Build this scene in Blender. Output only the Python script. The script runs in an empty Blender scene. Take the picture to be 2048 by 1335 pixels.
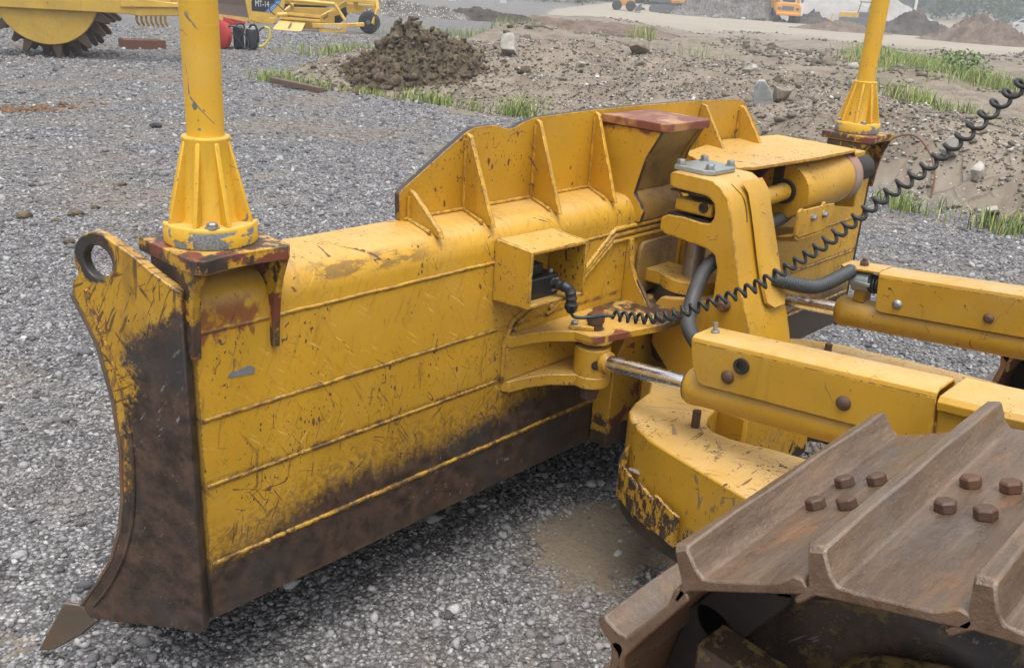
import bpy, bmesh, math, random
import numpy as np
from mathutils import Vector, Matrix
S = bpy.context.scene
COL = S.collection
random.seed(5)
RNG = np.random.default_rng(7)

# ------------------------------------------------------------------ camera
cam_d = bpy.data.cameras.new("camera")
cam = bpy.data.objects.new("camera", cam_d)
COL.objects.link(cam)
S.camera = cam
cam_d.sensor_width = 36.0
cam_d.lens = 36.0 * 1873.05 / 2048.0
cam_d.clip_start = 0.05
cam_d.clip_end = 6000.0
CAM = Vector((-0.991, -1.934, 1.95))
R_ = np.array([[0.6863520932565434, -0.22169616374315615, 0.6926554807867537],
               [-0.7249024151324224, -0.2853199029368065, 0.6269840839473619],
               [0.05862842840757644, -0.9324394693328351, -0.3565379971514378]])
m = np.eye(4)
m[:3, 0] = R_[:, 0]
m[:3, 1] = -R_[:, 1]
m[:3, 2] = -R_[:, 2]
m[:3, 3] = CAM
cam.matrix_world = Matrix(m.tolist())

# ------------------------------------------------------------------ light: bright overcast
SUN_EL, SUN_AZ = math.radians(74), math.radians(215)
world = bpy.data.worlds.new("World")
S.world = world
world.use_nodes = True
wn = world.node_tree
wn.nodes.clear()
w_out = wn.nodes.new("ShaderNodeOutputWorld")
w_bg = wn.nodes.new("ShaderNodeBackground")
w_hs = wn.nodes.new("ShaderNodeHueSaturation")
w_sky = wn.nodes.new("ShaderNodeTexSky")
w_sky.sky_type = 'NISHITA'
w_sky.sun_disc = False
w_sky.sun_elevation = SUN_EL
w_sky.sun_rotation = SUN_AZ
w_sky.dust_density = 6.0
w_sky.air_density = 1.2
w_hs.inputs['Saturation'].default_value = 0.28      # overcast: a nearly neutral sky
w_bg.inputs['Strength'].default_value = 0.15
wn.links.new(w_sky.outputs[0], w_hs.inputs['Color'])
wn.links.new(w_hs.outputs[0], w_bg.inputs[0])
wn.links.new(w_bg.outputs[0], w_out.inputs[0])
sun_d = bpy.data.lights.new("sun", 'SUN')
sun_d.energy = 1.2
sun_d.angle = math.radians(50)
sun_d.color = (1.0, 0.96, 0.9)
sun = bpy.data.objects.new("sun", sun_d)
COL.objects.link(sun)
sd = Vector((math.sin(SUN_AZ) * math.cos(SUN_EL), math.cos(SUN_AZ) * math.cos(SUN_EL), math.sin(SUN_EL)))
sun.rotation_euler = sd.to_track_quat('Z', 'Y').to_euler()
sun.location = (0, 0, 30)
S.cycles.volume_bounces = 1
S.view_settings.view_transform = 'Standard'
S.view_settings.look = 'None'
S.view_settings.gamma = 1.0
S.view_settings.exposure = 0.80

# ------------------------------------------------------------------ helpers
OFF = {}

def tag(o, label=None, cat=None, group=None, kind=None):
    if label: o['label'] = label
    if cat: o['category'] = cat
    if group: o['group'] = group
    if kind: o['kind'] = kind
    return o

def empty(name, loc, rz, label, cat, group=None):
    o = bpy.data.objects.new(name, None)
    o.empty_display_size = 0.3
    COL.objects.link(o)
    o.location = loc
    o.rotation_euler = (0, 0, rz)
    OFF[o.name] = Vector((0, 0, 0))
    return tag(o, label, cat, group)

def vunit(v):
    v = Vector(v)
    return v / max(v.length, 1e-9)

def frame(d):
    d = vunit(d)
    a = Vector((0, 0, 1)) if abs(d.z) < 0.9 else Vector((1, 0, 0))
    x = d.cross(a).normalized()
    y = d.cross(x).normalized()
    return x, y, d

class MB:
    """collects shapes, links them as one mesh object"""
    def __init__(s):
        s.v = []
        s.f = []
        s.rim = []
    def add(s, vs, fs):
        b = len(s.v)
        s.v += [tuple(p) for p in vs]
        s.f += [tuple(i + b for i in f) for f in fs]
        return s
    def box(s, lo, hi, M=None):
        x0, y0, z0 = lo
        x1, y1, z1 = hi
        vs = [Vector(p) for p in ((x0, y0, z0), (x1, y0, z0), (x1, y1, z0), (x0, y1, z0), (x0, y0, z1), (x1, y0, z1), (x1, y1, z1), (x0, y1, z1))]
        if M: vs = [M @ p for p in vs]
        return s.add(vs, [(0, 3, 2, 1), (4, 5, 6, 7), (0, 1, 5, 4), (1, 2, 6, 5), (2, 3, 7, 6), (3, 0, 4, 7)])
    def prism(s, poly, axis, a, b):
        """poly: 2-D outline in the plane across axis; extruded from a to b along axis"""
        def P(u, v, w):
            return {'x': (w, u, v), 'y': (u, w, v), 'z': (u, v, w)}[axis]
        n = len(poly)
        vs = [P(u, v, a) for u, v in poly] + [P(u, v, b) for u, v in poly]
        fs = [tuple(range(n))[::-1], tuple(range(n, 2 * n))]
        for i in range(n):
            j = (i + 1) % n
            fs.append((i, j, n + j, n + i))
        s.rim += list(range(len(s.f) + 2, len(s.f) + len(fs)))
        return s.add(vs, fs)
    def slab(s, pts, t):
        """polygon given by 3-D points, thickened by vector t"""
        n = len(pts)
        t = Vector(t)
        vs = [Vector(p) for p in pts] + [Vector(p) + t for p in pts]
        fs = [tuple(range(n))[::-1], tuple(range(n, 2 * n))]
        for i in range(n):
            j = (i + 1) % n
            fs.append((i, j, n + j, n + i))
        return s.add(vs, fs)
    def cyl(s, p, q, r, r2=None, n=28, cap=True):
        p, q = Vector(p), Vector(q)
        r2 = r if r2 is None else r2
        x, y, d = frame(q - p)
        vs = []
        for c, rr in ((p, r), (q, r2)):
            for i in range(n):
                a = 2 * math.pi * i / n
                vs.append(c + x * math.cos(a) * rr + y * math.sin(a) * rr)
        fs = [(i, (i + 1) % n, n + (i + 1) % n, n + i) for i in range(n)]
        if cap: fs += [tuple(range(n))[::-1], tuple(range(n, 2 * n))]
        return s.add(vs, fs)
    def lathe(s, p, d, prof, n=32):
        """prof: (distance along d, radius) pairs"""
        p = Vector(p)
        x, y, d = frame(d)
        vs, fs = [], []
        for t, r in prof:
            for i in range(n):
                a = 2 * math.pi * i / n
                vs.append(p + d * t + (x * math.cos(a) + y * math.sin(a)) * r)
        m_ = len(prof)
        for k in range(m_ - 1):
            for i in range(n):
                j = (i + 1) % n
                fs.append((k * n + i, k * n + j, (k + 1) * n + j, (k + 1) * n + i))
        fs += [tuple(range(n))[::-1], tuple(range((m_ - 1) * n, m_ * n))]
        return s.add(vs, fs)
    def ring(s, p, d, ri, ro, h, n=32):
        p = Vector(p)
        x, y, d = frame(d)
        vs, fs = [], []
        for t, r in ((0, ri), (0, ro), (h, ro), (h, ri)):
            for i in range(n):
                a = 2 * math.pi * i / n
                vs.append(p + d * t + (x * math.cos(a) + y * math.sin(a)) * r)
        for k in range(4):
            k2 = (k + 1) % 4
            for i in range(n):
                j = (i + 1) % n
                fs.append((k * n + i, k * n + j, k2 * n + j, k2 * n + i))
        return s.add(vs, fs)
    def tube(s, pts, r, n=10, closed=False, rad=None):
        pts = [Vector(p) for p in pts]
        m_ = len(pts)
        vs, fs = [], []
        t0 = vunit(pts[1] - pts[0])
        x, y, _ = frame(t0)
        for k in range(m_):
            a = pts[max(k - 1, 0)]
            b = pts[min(k + 1, m_ - 1)]
            t = vunit(b - a)
            x = (x - t * x.dot(t)).normalized()
            y = t.cross(x)
            rr = rad[k] if rad else r
            for i in range(n):
                w = 2 * math.pi * i / n
                vs.append(pts[k] + (x * math.cos(w) + y * math.sin(w)) * rr)
        for k in range(m_ - 1):
            for i in range(n):
                j = (i + 1) % n
                fs.append((k * n + i, k * n + j, (k + 1) * n + j, (k + 1) * n + i))
        fs += [tuple(range(n))[::-1], tuple(range((m_ - 1) * n, m_ * n))]
        return s.add(vs, fs)
    def hexbolt(s, p, d, r, h, rot=0.0):
        p = Vector(p)
        x, y, d = frame(d)
        pr = ((0, r), (h * 0.8, r), (h, r * 0.82))
        vs, fs = [], []
        for t, rr in pr:
            for i in range(6):
                a = 2 * math.pi * i / 6 + rot
                vs.append(p + d * t + (x * math.cos(a) + y * math.sin(a)) * rr)
        for k in range(2):
            for i in range(6):
                j = (i + 1) % 6
                fs.append((k * 6 + i, k * 6 + j, (k + 1) * 6 + j, (k + 1) * 6 + i))
        fs += [tuple(range(6))[::-1], tuple(range(12, 18))]
        return s.add(vs, fs)
    def build(s, name, mat, parent=None, bevel=0.0, smooth=35, seg=2, rim=None):
        me = bpy.data.meshes.new(name)
        vs = np.array(s.v, dtype=float)
        c = (vs.min(0) + vs.max(0)) / 2
        me.from_pydata((vs - c).tolist(), [], s.f)
        me.validate()
        bm = bmesh.new()
        bm.from_mesh(me)
        bmesh.ops.recalc_face_normals(bm, faces=bm.faces)
        bm.to_mesh(me)
        bm.free()
        if smooth:
            me.shade_smooth()
            me.set_sharp_from_angle(angle=math.radians(smooth))
        me.materials.append(mat)
        if rim:
            me.materials.append(rim)
            for i in s.rim:
                if i < len(me.polygons): me.polygons[i].material_index = 1
        o = bpy.data.objects.new(name, me)
        COL.objects.link(o)
        c = Vector(c.tolist())
        if parent is not None:
            o.parent = parent
            o.location = c - OFF[parent.name]
        else:
            o.location = c
        OFF[o.name] = c
        if bevel > 0:
            b = o.modifiers.new("bevel", 'BEVEL')
            b.width = bevel
            b.segments = seg
            b.limit_method = 'ANGLE'
            b.angle_limit = math.radians(40)
            b.harden_normals = False
        return o

def bez(p0, p1, p2, p3, n=16):
    p0, p1, p2, p3 = map(Vector, (p0, p1, p2, p3))
    return [p0 * (1 - t) ** 3 + p1 * 3 * t * (1 - t) ** 2 + p2 * 3 * t * t * (1 - t) + p3 * t ** 3 for t in [i / n for i in range(n + 1)]]

def spline(pts, n=10):
    """Catmull-Rom through the points"""
    P = [Vector(p) for p in pts]
    P = [P[0] * 2 - P[1]] + P + [P[-1] * 2 - P[-2]]
    out = []
    for i in range(1, len(P) - 2):
        a, b, c, d = P[i - 1:i + 3]
        for k in range(n):
            t = k / n
            out.append(0.5 * ((2 * b) + (c - a) * t + (2 * a - 5 * b + 4 * c - d) * t * t + (3 * b - a - 3 * c + d) * t ** 3))
    out.append(P[-2])
    return out

def arc2(cx, cy, r, a0, a1, n=10):
    return [(cx + r * math.cos(math.radians(a0 + (a1 - a0) * i / n)), cy + r * math.sin(math.radians(a0 + (a1 - a0) * i / n))) for i in range(n + 1)]

def rrect(x0, y0, x1, y1, r, n=5):
    return arc2(x1 - r, y1 - r, r, 0, 90, n) + arc2(x0 + r, y1 - r, r, 90, 180, n) + arc2(x0 + r, y0 + r, r, 180, 270, n) + arc2(x1 - r, y0 + r, r, 270, 360, n)

def holed_plate(outer, holes, axis, a, b):
    """flat plate with holes: outlines in 2-D, thickened from a to b along axis"""
    bm = bmesh.new()
    def P(u, v, w):
        return {'x': (w, u, v), 'y': (u, w, v), 'z': (u, v, w)}[axis]
    es = []
    for loop in [outer] + holes:
        vs = [bm.verts.new(P(u, v, a)) for u, v in loop]
        es += [bm.edges.new((vs[i], vs[(i + 1) % len(vs)])) for i in range(len(vs))]
    bmesh.ops.triangle_fill(bm, use_beauty=True, use_dissolve=False, edges=es)
    r = bmesh.ops.extrude_face_region(bm, geom=bm.faces[:])
    nv = [e for e in r['geom'] if isinstance(e, bmesh.types.BMVert)]
    k = 'xyz'.index(axis)
    for v in nv:
        v.co[k] = b
    bm.verts.index_update()
    mb = MB()
    mb.add([v.co[:] for v in bm.verts], [[v.index for v in f.verts] for f in bm.faces])
    bm.free()
    return mb

def hash2(ix, iy, seed):
    h = (ix * 374761393 + iy * 668265263 + seed * 1442695041) & 0xFFFFFFFF
    h = ((h ^ (h >> 13)) * 1274126177) & 0xFFFFFFFF
    return ((h ^ (h >> 16)) & 0xFFFF) / 65535.0

def vnoise(x, y, seed=0):
    x = np.asarray(x, float)
    y = np.asarray(y, float)
    ix = np.floor(x).astype(np.int64)
    iy = np.floor(y).astype(np.int64)
    fx, fy = x - ix, y - iy
    fx = fx * fx * (3 - 2 * fx)
    fy = fy * fy * (3 - 2 * fy)
    a = hash2(ix, iy, seed); b = hash2(ix + 1, iy, seed)
    c = hash2(ix, iy + 1, seed); d = hash2(ix + 1, iy + 1, seed)
    return (a * (1 - fx) + b * fx) * (1 - fy) + (c * (1 - fx) + d * fx) * fy

def fbm(x, y, oct=4, seed=0, gain=0.5):
    s, a, t = 0, 1, 0
    for k in range(oct):
        s = s + a * (vnoise(x * 2 ** k + 17.3 * k, y * 2 ** k - 9.1 * k, seed + k) - 0.5)
        t += a
        a *= gain
    return s / t * 2

# ------------------------------------------------------------------ node helper
class NT:
    def __init__(s, name):
        s.m = bpy.data.materials.new(name)
        s.m.use_nodes = True
        s.t = s.m.node_tree
        s.t.nodes.clear()
        s.out = s.n("ShaderNodeOutputMaterial")
        s.geo = s.n("ShaderNodeNewGeometry")
        s.pos = s.geo.outputs['Position']
    def n(s, ty, **kw):
        o = s.t.nodes.new(ty)
        for k, v in kw.items():
            setattr(o, k, v)
        return o
    def put(s, sock, v):
        if hasattr(v, 'is_output') or isinstance(v, bpy.types.NodeSocket):
            s.t.links.new(v, sock)
        elif isinstance(v, (tuple, list)) and len(v) == 3 and sock.type == 'RGBA':
            sock.default_value = (*v, 1)
        else:
            sock.default_value = v
    def math(s, op, a, b=0.0, c=None, clamp=False):
        o = s.n("ShaderNodeMath", operation=op, use_clamp=clamp)
        s.put(o.inputs[0], a)
        s.put(o.inputs[1], b)
        if c is not None: s.put(o.inputs[2], c)
        return o.outputs[0]
    def mul(s, a, b): return s.math('MULTIPLY', a, b)
    def plus(s, a, b): return s.math('ADD', a, b)
    def mx(s, a, b): return s.math('MAXIMUM', a, b)
    def step(s, x, lo, hi, a=0.0, b=1.0):
        o = s.n("ShaderNodeMapRange", interpolation_type='SMOOTHSTEP')
        s.put(o.inputs['Value'], x)
        o.inputs['From Min'].default_value = lo
        o.inputs['From Max'].default_value = hi
        o.inputs['To Min'].default_value = a
        o.inputs['To Max'].default_value = b
        return o.outputs[0]
    def mix(s, f, a, b):
        o = s.n("ShaderNodeMix", data_type='RGBA')
        s.put(o.inputs[0], f)
        s.put(o.inputs[6], a)
        s.put(o.inputs[7], b)
        return o.outputs[2]
    def mixf(s, f, a, b):
        o = s.n("ShaderNodeMix", data_type='FLOAT')
        s.put(o.inputs[0], f)
        s.put(o.inputs[2], a)
        s.put(o.inputs[3], b)
        return o.outputs[0]
    def scaled(s, v, sc, rot=None):
        o = s.n("ShaderNodeMapping")
        s.put(o.inputs['Vector'], v)
        o.inputs['Scale'].default_value = sc
        if rot:      # turn first, then stretch
            o.vector_type = 'TEXTURE'
            o.inputs['Scale'].default_value = tuple(1.0 / q for q in sc)
            o.inputs['Rotation'].default_value = rot
        return o.outputs[0]
    def noise(s, v, scale, detail=3.0, rough=0.55, dist=0.0):
        o = s.n("ShaderNodeTexNoise")
        s.put(o.inputs['Vector'], v)
        o.inputs['Scale'].default_value = scale
        o.inputs['Detail'].default_value = detail
        o.inputs['Roughness'].default_value = rough
        o.inputs['Distortion'].default_value = dist
        return o.outputs['Fac']
    def vor(s, v, scale, feature='F1', rand=1.0):
        o = s.n("ShaderNodeTexVoronoi", feature=feature)
        s.put(o.inputs['Vector'], v)
        o.inputs['Scale'].default_value = scale
        o.inputs['Randomness'].default_value = rand
        return o
    def sep(s, v):
        o = s.n("ShaderNodeSeparateXYZ")
        s.put(o.inputs[0], v)
        return o.outputs
    def sepc(s, v):
        o = s.n("ShaderNodeSeparateColor")
        s.put(o.inputs[0], v)
        return o.outputs
    def ramp(s, f, stops, interp='LINEAR'):
        o = s.n("ShaderNodeValToRGB")
        s.put(o.inputs[0], f)
        cr = o.color_ramp
        cr.interpolation = interp
        while len(cr.elements) < len(stops):
            cr.elements.new(0.5)
        for e, (p, c) in zip(cr.elements, stops):
            e.position = p
            e.color = (*c, 1) if len(c) == 3 else c
        return o.outputs[0]
    def bump(s, h, strength=0.3, dist=0.01, normal=None):
        o = s.n("ShaderNodeBump")
        s.put(o.inputs['Height'], h)
        o.inputs['Strength'].default_value = strength
        o.inputs['Distance'].default_value = dist
        if normal is not None: s.put(o.inputs['Normal'], normal)
        return o.outputs[0]
    def done(s, color, rough=0.5, metal=0.0, normal=None, spec=0.5, **kw):
        b = s.n("ShaderNodeBsdfPrincipled")
        s.put(b.inputs['Base Color'], color)
        s.put(b.inputs['Roughness'], rough)
        s.put(b.inputs['Metallic'], metal)
        s.put(b.inputs['Specular IOR Level'], spec)
        if normal is not None: s.put(b.inputs['Normal'], normal)
        for k, v in kw.items():
            s.put(b.inputs[k], v)
        s.t.links.new(b.outputs[0], s.out.inputs[0])
        return s.m

def edge_mask(t, r, lo, hi):
    """bare edges: where the rounded normal leaves the face normal"""
    b = t.n("ShaderNodeBevel", samples=4)
    b.inputs['Radius'].default_value = r
    d = t.n("ShaderNodeVectorMath", operation='DOT_PRODUCT')
    t.put(d.inputs[0], b.outputs[0])
    t.put(d.inputs[1], t.geo.outputs['Normal'])
    return t.step(t.math('SUBTRACT', 1.0, d.outputs['Value']), lo, hi)

YEL = (0.485, 0.262, 0.016)
def paint(name, base=YEL, chip=0.5, edge=True, wear=None, rough=0.42, dust=0.35, scratch=0.5, rustcol=(0.075, 0.034, 0.019), primer=None, er=0.007, wearcol=None, extra=None):
    """sprayed machine paint: fading, dust, painted sky sheen on tops, chips, scratches, bare edges; wear(t) may add a worn region"""
    t = NT(name)
    p = t.pos
    lo = t.noise(p, 2.2, 4)
    fine = t.noise(p, 60, 4, 0.65)
    c = t.mix(t.step(lo, 0.3, 0.7), tuple(x * 0.84 for x in base), tuple(min(1, x * 1.08) for x in base))
    # ingrained dirt: fine speckle gathered in broad patches, faint cross scuffs
    spk = t.mul(t.step(t.noise(p, 120, 4, .75), .52, .68), t.step(t.noise(p, 3.7, 5, .65), .40, .70, .12, .75))
    c = t.mix(t.mul(spk, .55), c, (.13, .075, .03))
    scf = t.noise(t.scaled(p, (55, 55, 7), (.4, .5, .2)), 1.0, 4, .65)
    c = t.mix(t.mul(t.step(scf, .60, .74), .28), c, tuple(x * .45 for x in base))
    scf2 = t.noise(t.scaled(p, (9, 9, 80), (.3, -.2, .6)), 1.0, 4, .65)
    c = t.mix(t.mul(t.step(scf2, .63, .76), .22), c, tuple(min(1, x * 1.25 + .05) for x in base))
    dusty = tuple(a * 0.55 + b * 0.45 for a, b in zip(base, (0.46, 0.36, 0.23)))
    c = t.mix(t.mul(t.step(t.noise(p, 5, 6, 0.65), 0.45, 0.78), dust * .7), c, dusty)
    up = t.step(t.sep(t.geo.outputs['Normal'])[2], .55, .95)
    c = t.mix(t.mul(up, t.step(t.noise(p, 9, 5, .65), .3, .7, .25 * dust + .08, .5 * dust + .18)), c, (.55, .42, .25))  # up-facing sides tinted pale: sky sheen painted in along with dust
    # grime runs straight down
    run = t.noise(t.scaled(p, (22, 22, 1.6)), 1.0, 4, 0.6)
    c = t.mix(t.mul(t.step(run, 0.56, 0.78), 0.35), c, tuple(x * 0.5 for x in base))
    if extra: c = extra(t, c)
    # chips
    ch = t.noise(p, 30, 5, 0.7)
    area = t.step(t.noise(p, 3.4, 4, .65), .40, .62, .10, 1.0)
    wob = t.n("ShaderNodeVectorMath", operation='ADD')
    nzc = t.n("ShaderNodeTexNoise")
    t.put(nzc.inputs['Vector'], p)
    nzc.inputs['Scale'].default_value = 70
    wsc = t.n("ShaderNodeVectorMath", operation='SCALE')
    t.put(wsc.inputs[0], nzc.outputs['Color'])
    wsc.inputs['Scale'].default_value = 0.010
    t.put(wob.inputs[0], p)
    t.put(wob.inputs[1], wsc.outputs[0])
    wp = wob.outputs[0]
    chips = t.step(t.plus(ch, t.mul(area, .04 * chip)), 0.735 - .02 * chip, 0.75 - .02 * chip)
    for vs_, fr_, gain in (((52, 52, 26), .42, 1.35), ((125, 125, 70), .9, 1.4)):
        v = t.vor(t.scaled(wp, vs_), 1.0)
        lim = t.math('SUBTRACT', 1.0, t.mul(area, fr_ * chip))
        sp = t.math('LESS_THAN', v.outputs['Distance'], t.mul(t.math('SUBTRACT', t.sepc(v.outputs['Color'])[0], lim), gain / max(fr_ * chip, .05) * .26))
        chips = t.mx(chips, sp)
    # scratches: thin contour lines, present only in places
    if scratch > 0:
        for k, (sc, rot) in enumerate((((13, 13, 1.6), (0.5, 0.35, 0)), ((2.0, 2.0, 11), (0, 0.5, 0.4)), ((12, 12, 1.2), (-.3, -.5, 0)))):
            nz = t.noise(t.scaled(p, sc, rot), 1.0, 2, 0.45, 0.15)
            ln = t.math('LESS_THAN', t.math('ABSOLUTE', t.math('SUBTRACT', nz, 0.45 + 0.05 * k)), 0.0042)
            msk = t.step(t.noise(p, 3.3 + k, 3), 0.62 - 0.1 * scratch, 0.66 - 0.1 * scratch)
            brk = t.step(t.noise(p, 14 + 9 * k, 2), 0.47, 0.53)
            chips = t.mx(chips, t.mul(t.mul(ln, msk), brk))
    if edge:
        e = edge_mask(t, er * 1.6, 0.05, 0.12)
        e = t.mul(e, t.step(t.noise(p, 32, 5, 0.75), 0.47, 0.52))
        chips = t.mx(chips, e)
    rc = t.mix(fine, rustcol, tuple(x * 2.1 for x in rustcol))
    if primer:
        c = t.mix(primer(t), c, (0.17, 0.045, 0.024))
    col = t.mix(chips, c, rc)
    rg = t.mixf(chips, t.step(fine, 0.2, 0.8, rough - 0.07, rough + 0.12), 0.8)
    hgt = t.plus(t.plus(t.mul(fine, 0.25), t.mul(t.noise(p, 5, 3), 3.0)), t.mul(chips, -1.0))
    if wear:
        wm = wear(t)
        w1 = t.noise(p, 18, 5, 0.7)
        if wearcol:
            wc = t.mix(t.step(t.noise(p, 190, 3), .4, .6), tuple(x * .6 for x in wearcol), wearcol)
        else:
            wc = t.mix(t.step(w1, .3, .7), (0.020, 0.013, 0.009), (0.085, 0.05, 0.032))
            wc = t.mix(t.step(t.noise(p, 3.3, 4, .6), 0.46, 0.66), wc, (0.034, 0.031, 0.029))
            wc = t.mix(t.step(t.noise(p, 4.5, 5, .65), .56, .72, 0, .6), wc, (.11, .062, .036))
            wc = t.mix(t.mul(t.step(t.noise(p, 130, 3, .7), .62, .72), .6), wc, (.14, .115, .095))
        wl = t.mul(t.step(t.noise(t.scaled(p, (60, 60, 5), (0.7, 0, 0.0)), 1, 4, .65), 0.64, 0.68), t.step(t.noise(p, 4, 3), .46, .56))
        wc = t.mix(t.mul(wl, 0.6), wc, (0.26, 0.235, 0.21))
        col = t.mix(wm, col, wc)
        rg = t.mixf(wm, rg, t.step(w1, 0.3, 0.7, 0.38, 0.62))
        hgt = t.mixf(wm, hgt, t.mul(w1, 0.6))
    nm = t.bump(hgt, 0.35, 0.0022)
    return t.done(col, rg, 0.0, nm, 0.5)

def bare(name, base, var=0.5, rough=0.5, metal=0.0, rust=0.0, scale=14, dust=None, edge=None, bstr=0.3):
    t = NT(name)
    p = t.pos
    a = t.noise(p, scale, 5, 0.65)
    c = t.mix(a, tuple(x * (1 - var) for x in base), tuple(min(1, x * (1 + var)) for x in base))
    if rust:
        c = t.mix(t.mul(t.step(t.noise(p, 5, 5, 0.65), 0.45, 0.68), rust), c, (0.19, 0.075, 0.028))
    if dust:
        c = t.mix(t.step(t.noise(p, 4, 5, 0.6), 0.45, 0.7, 0, 0.7), c, dust)
    if edge:
        c = t.mix(t.mul(edge_mask(t, 0.01, 0.04, 0.16), 0.6), c, edge)
    return t.done(c, t.step(a, 0.25, 0.75, rough - 0.12, rough + 0.12), metal, t.bump(t.noise(p, scale * 5, 4, 0.7), bstr, 0.003))

# ================================================================== TERRAIN
EDGE_Y = [-40, -10, 0.3, 1.6, 4, 6.2, 7.4, 9, 11, 12.4, 14, 15.5, 20, 30, 60, 200]
EDGE_X = [9, 8.4, 8.45, 8.75, 9.3, 9.3, 9.1, 8.8, 8.3, 8.3, 9.6, 12, 21, 34, 70, 300]
RIDGE = [(9.1, -4, .3), (9.3, -1, .42), (9.9, .9, .56), (10.9, 2.1, .70), (11.9, 3.7, .70), (13.0, 5.1, .75), (14.4, 7.3, .76), (14.4, 9.1, .80), (13.0, 10.3, .80), (11.9, 11.6, .66), (12.2, 13.4, .35)]

def sstep(x, a, b):
    t = np.clip((x - a) / (b - a), 0, 1)
    return t * t * (3 - 2 * t)

def edge_s(x, y):
    wob = 0.25 * fbm(y * 0.9, x * 0.2, 3, 31)
    return x - np.interp(y, EDGE_Y, EDGE_X) + wob

def ridge_h(x, y):
    best = np.zeros_like(x)
    for (x0, y0, h0), (x1, y1, h1) in zip(RIDGE[:-1], RIDGE[1:]):
        dx, dy = x1 - x0, y1 - y0
        t = np.clip(((x - x0) * dx + (y - y0) * dy) / (dx * dx + dy * dy), 0, 1)
        d = np.hypot(x - x0 - t * dx, y - y0 - t * dy)
        side = (x - x0) * dy - (y - y0) * dx
        w = np.where(side > 0, 2.6, 2.7)
        best = np.maximum(best, (h0 + t * (h1 - h0)) * np.exp(-(d / w) ** 2))
    return best

def terrain(x, y):
    x = np.asarray(x, float)
    y = np.asarray(y, float)
    r = np.hypot(x + 1, y + 2)
    s = edge_s(x, y)
    dirt = sstep(s, -0.15, 0.5)
    z = -0.35 * sstep(s, 3, 22) - 0.85 * sstep(r, 32, 95)
    z = z + ridge_h(x, y) * sstep(s, -0.1, 1.2)
    rough = dirt * sstep(r, 60, 25)
    z = z + rough * (0.10 * fbm(x * 1.3, y * 1.3, 4, 3) + 0.085 * fbm(x * 4.2, y * 4.2, 4, 9, 0.7))
    z = z + dirt * sstep(r, 18, 30) * sstep(r, 95, 60) * 0.75 * fbm(x * 0.13, y * 0.13, 3, 21)
    z = z + (1 - dirt) * 0.018 * fbm(x * 0.9, y * 0.9, 3, 14)
    z = z + (1 - dirt) * 0.10 * np.exp(-((s + 0.5) / 0.55) ** 2) * sstep(y, 2.5, 6) * sstep(y, 13, 10)
    th = np.degrees(np.arctan2(y + 2, x + 1))
    z = z + 70 * sstep(r, 260, 700) * (0.75 + 0.5 * fbm(th * 0.09, r * 0.002, 3, 77))
    return z, dirt, s, r

def mesh_np(name, V, F, mat, attrs=None, smooth=False):
    """one mesh straight from arrays; F is (n,k)"""
    me = bpy.data.meshes.new(name)
    n, k = F.shape
    me.vertices.add(len(V))
    me.vertices.foreach_set("co", np.ascontiguousarray(V, dtype=np.float32).ravel())
    me.loops.add(n * k)
    me.loops.foreach_set("vertex_index", np.ascontiguousarray(F, dtype=np.int32).ravel())
    me.polygons.add(n)
    me.polygons.foreach_set("loop_start", np.arange(0, n * k, k, dtype=np.int32))
    if smooth: me.polygons.foreach_set("use_smooth", np.ones(n, dtype=bool))
    me.update(calc_edges=True)
    for an, av in (attrs or {}).items():
        a = me.color_attributes.new(an, 'FLOAT_COLOR', 'POINT')
        a.data.foreach_set("color", np.ascontiguousarray(av, dtype=np.float32).ravel())
    me.materials.append(mat)
    o = bpy.data.objects.new(name, me)
    COL.objects.link(o)
    return o

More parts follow.
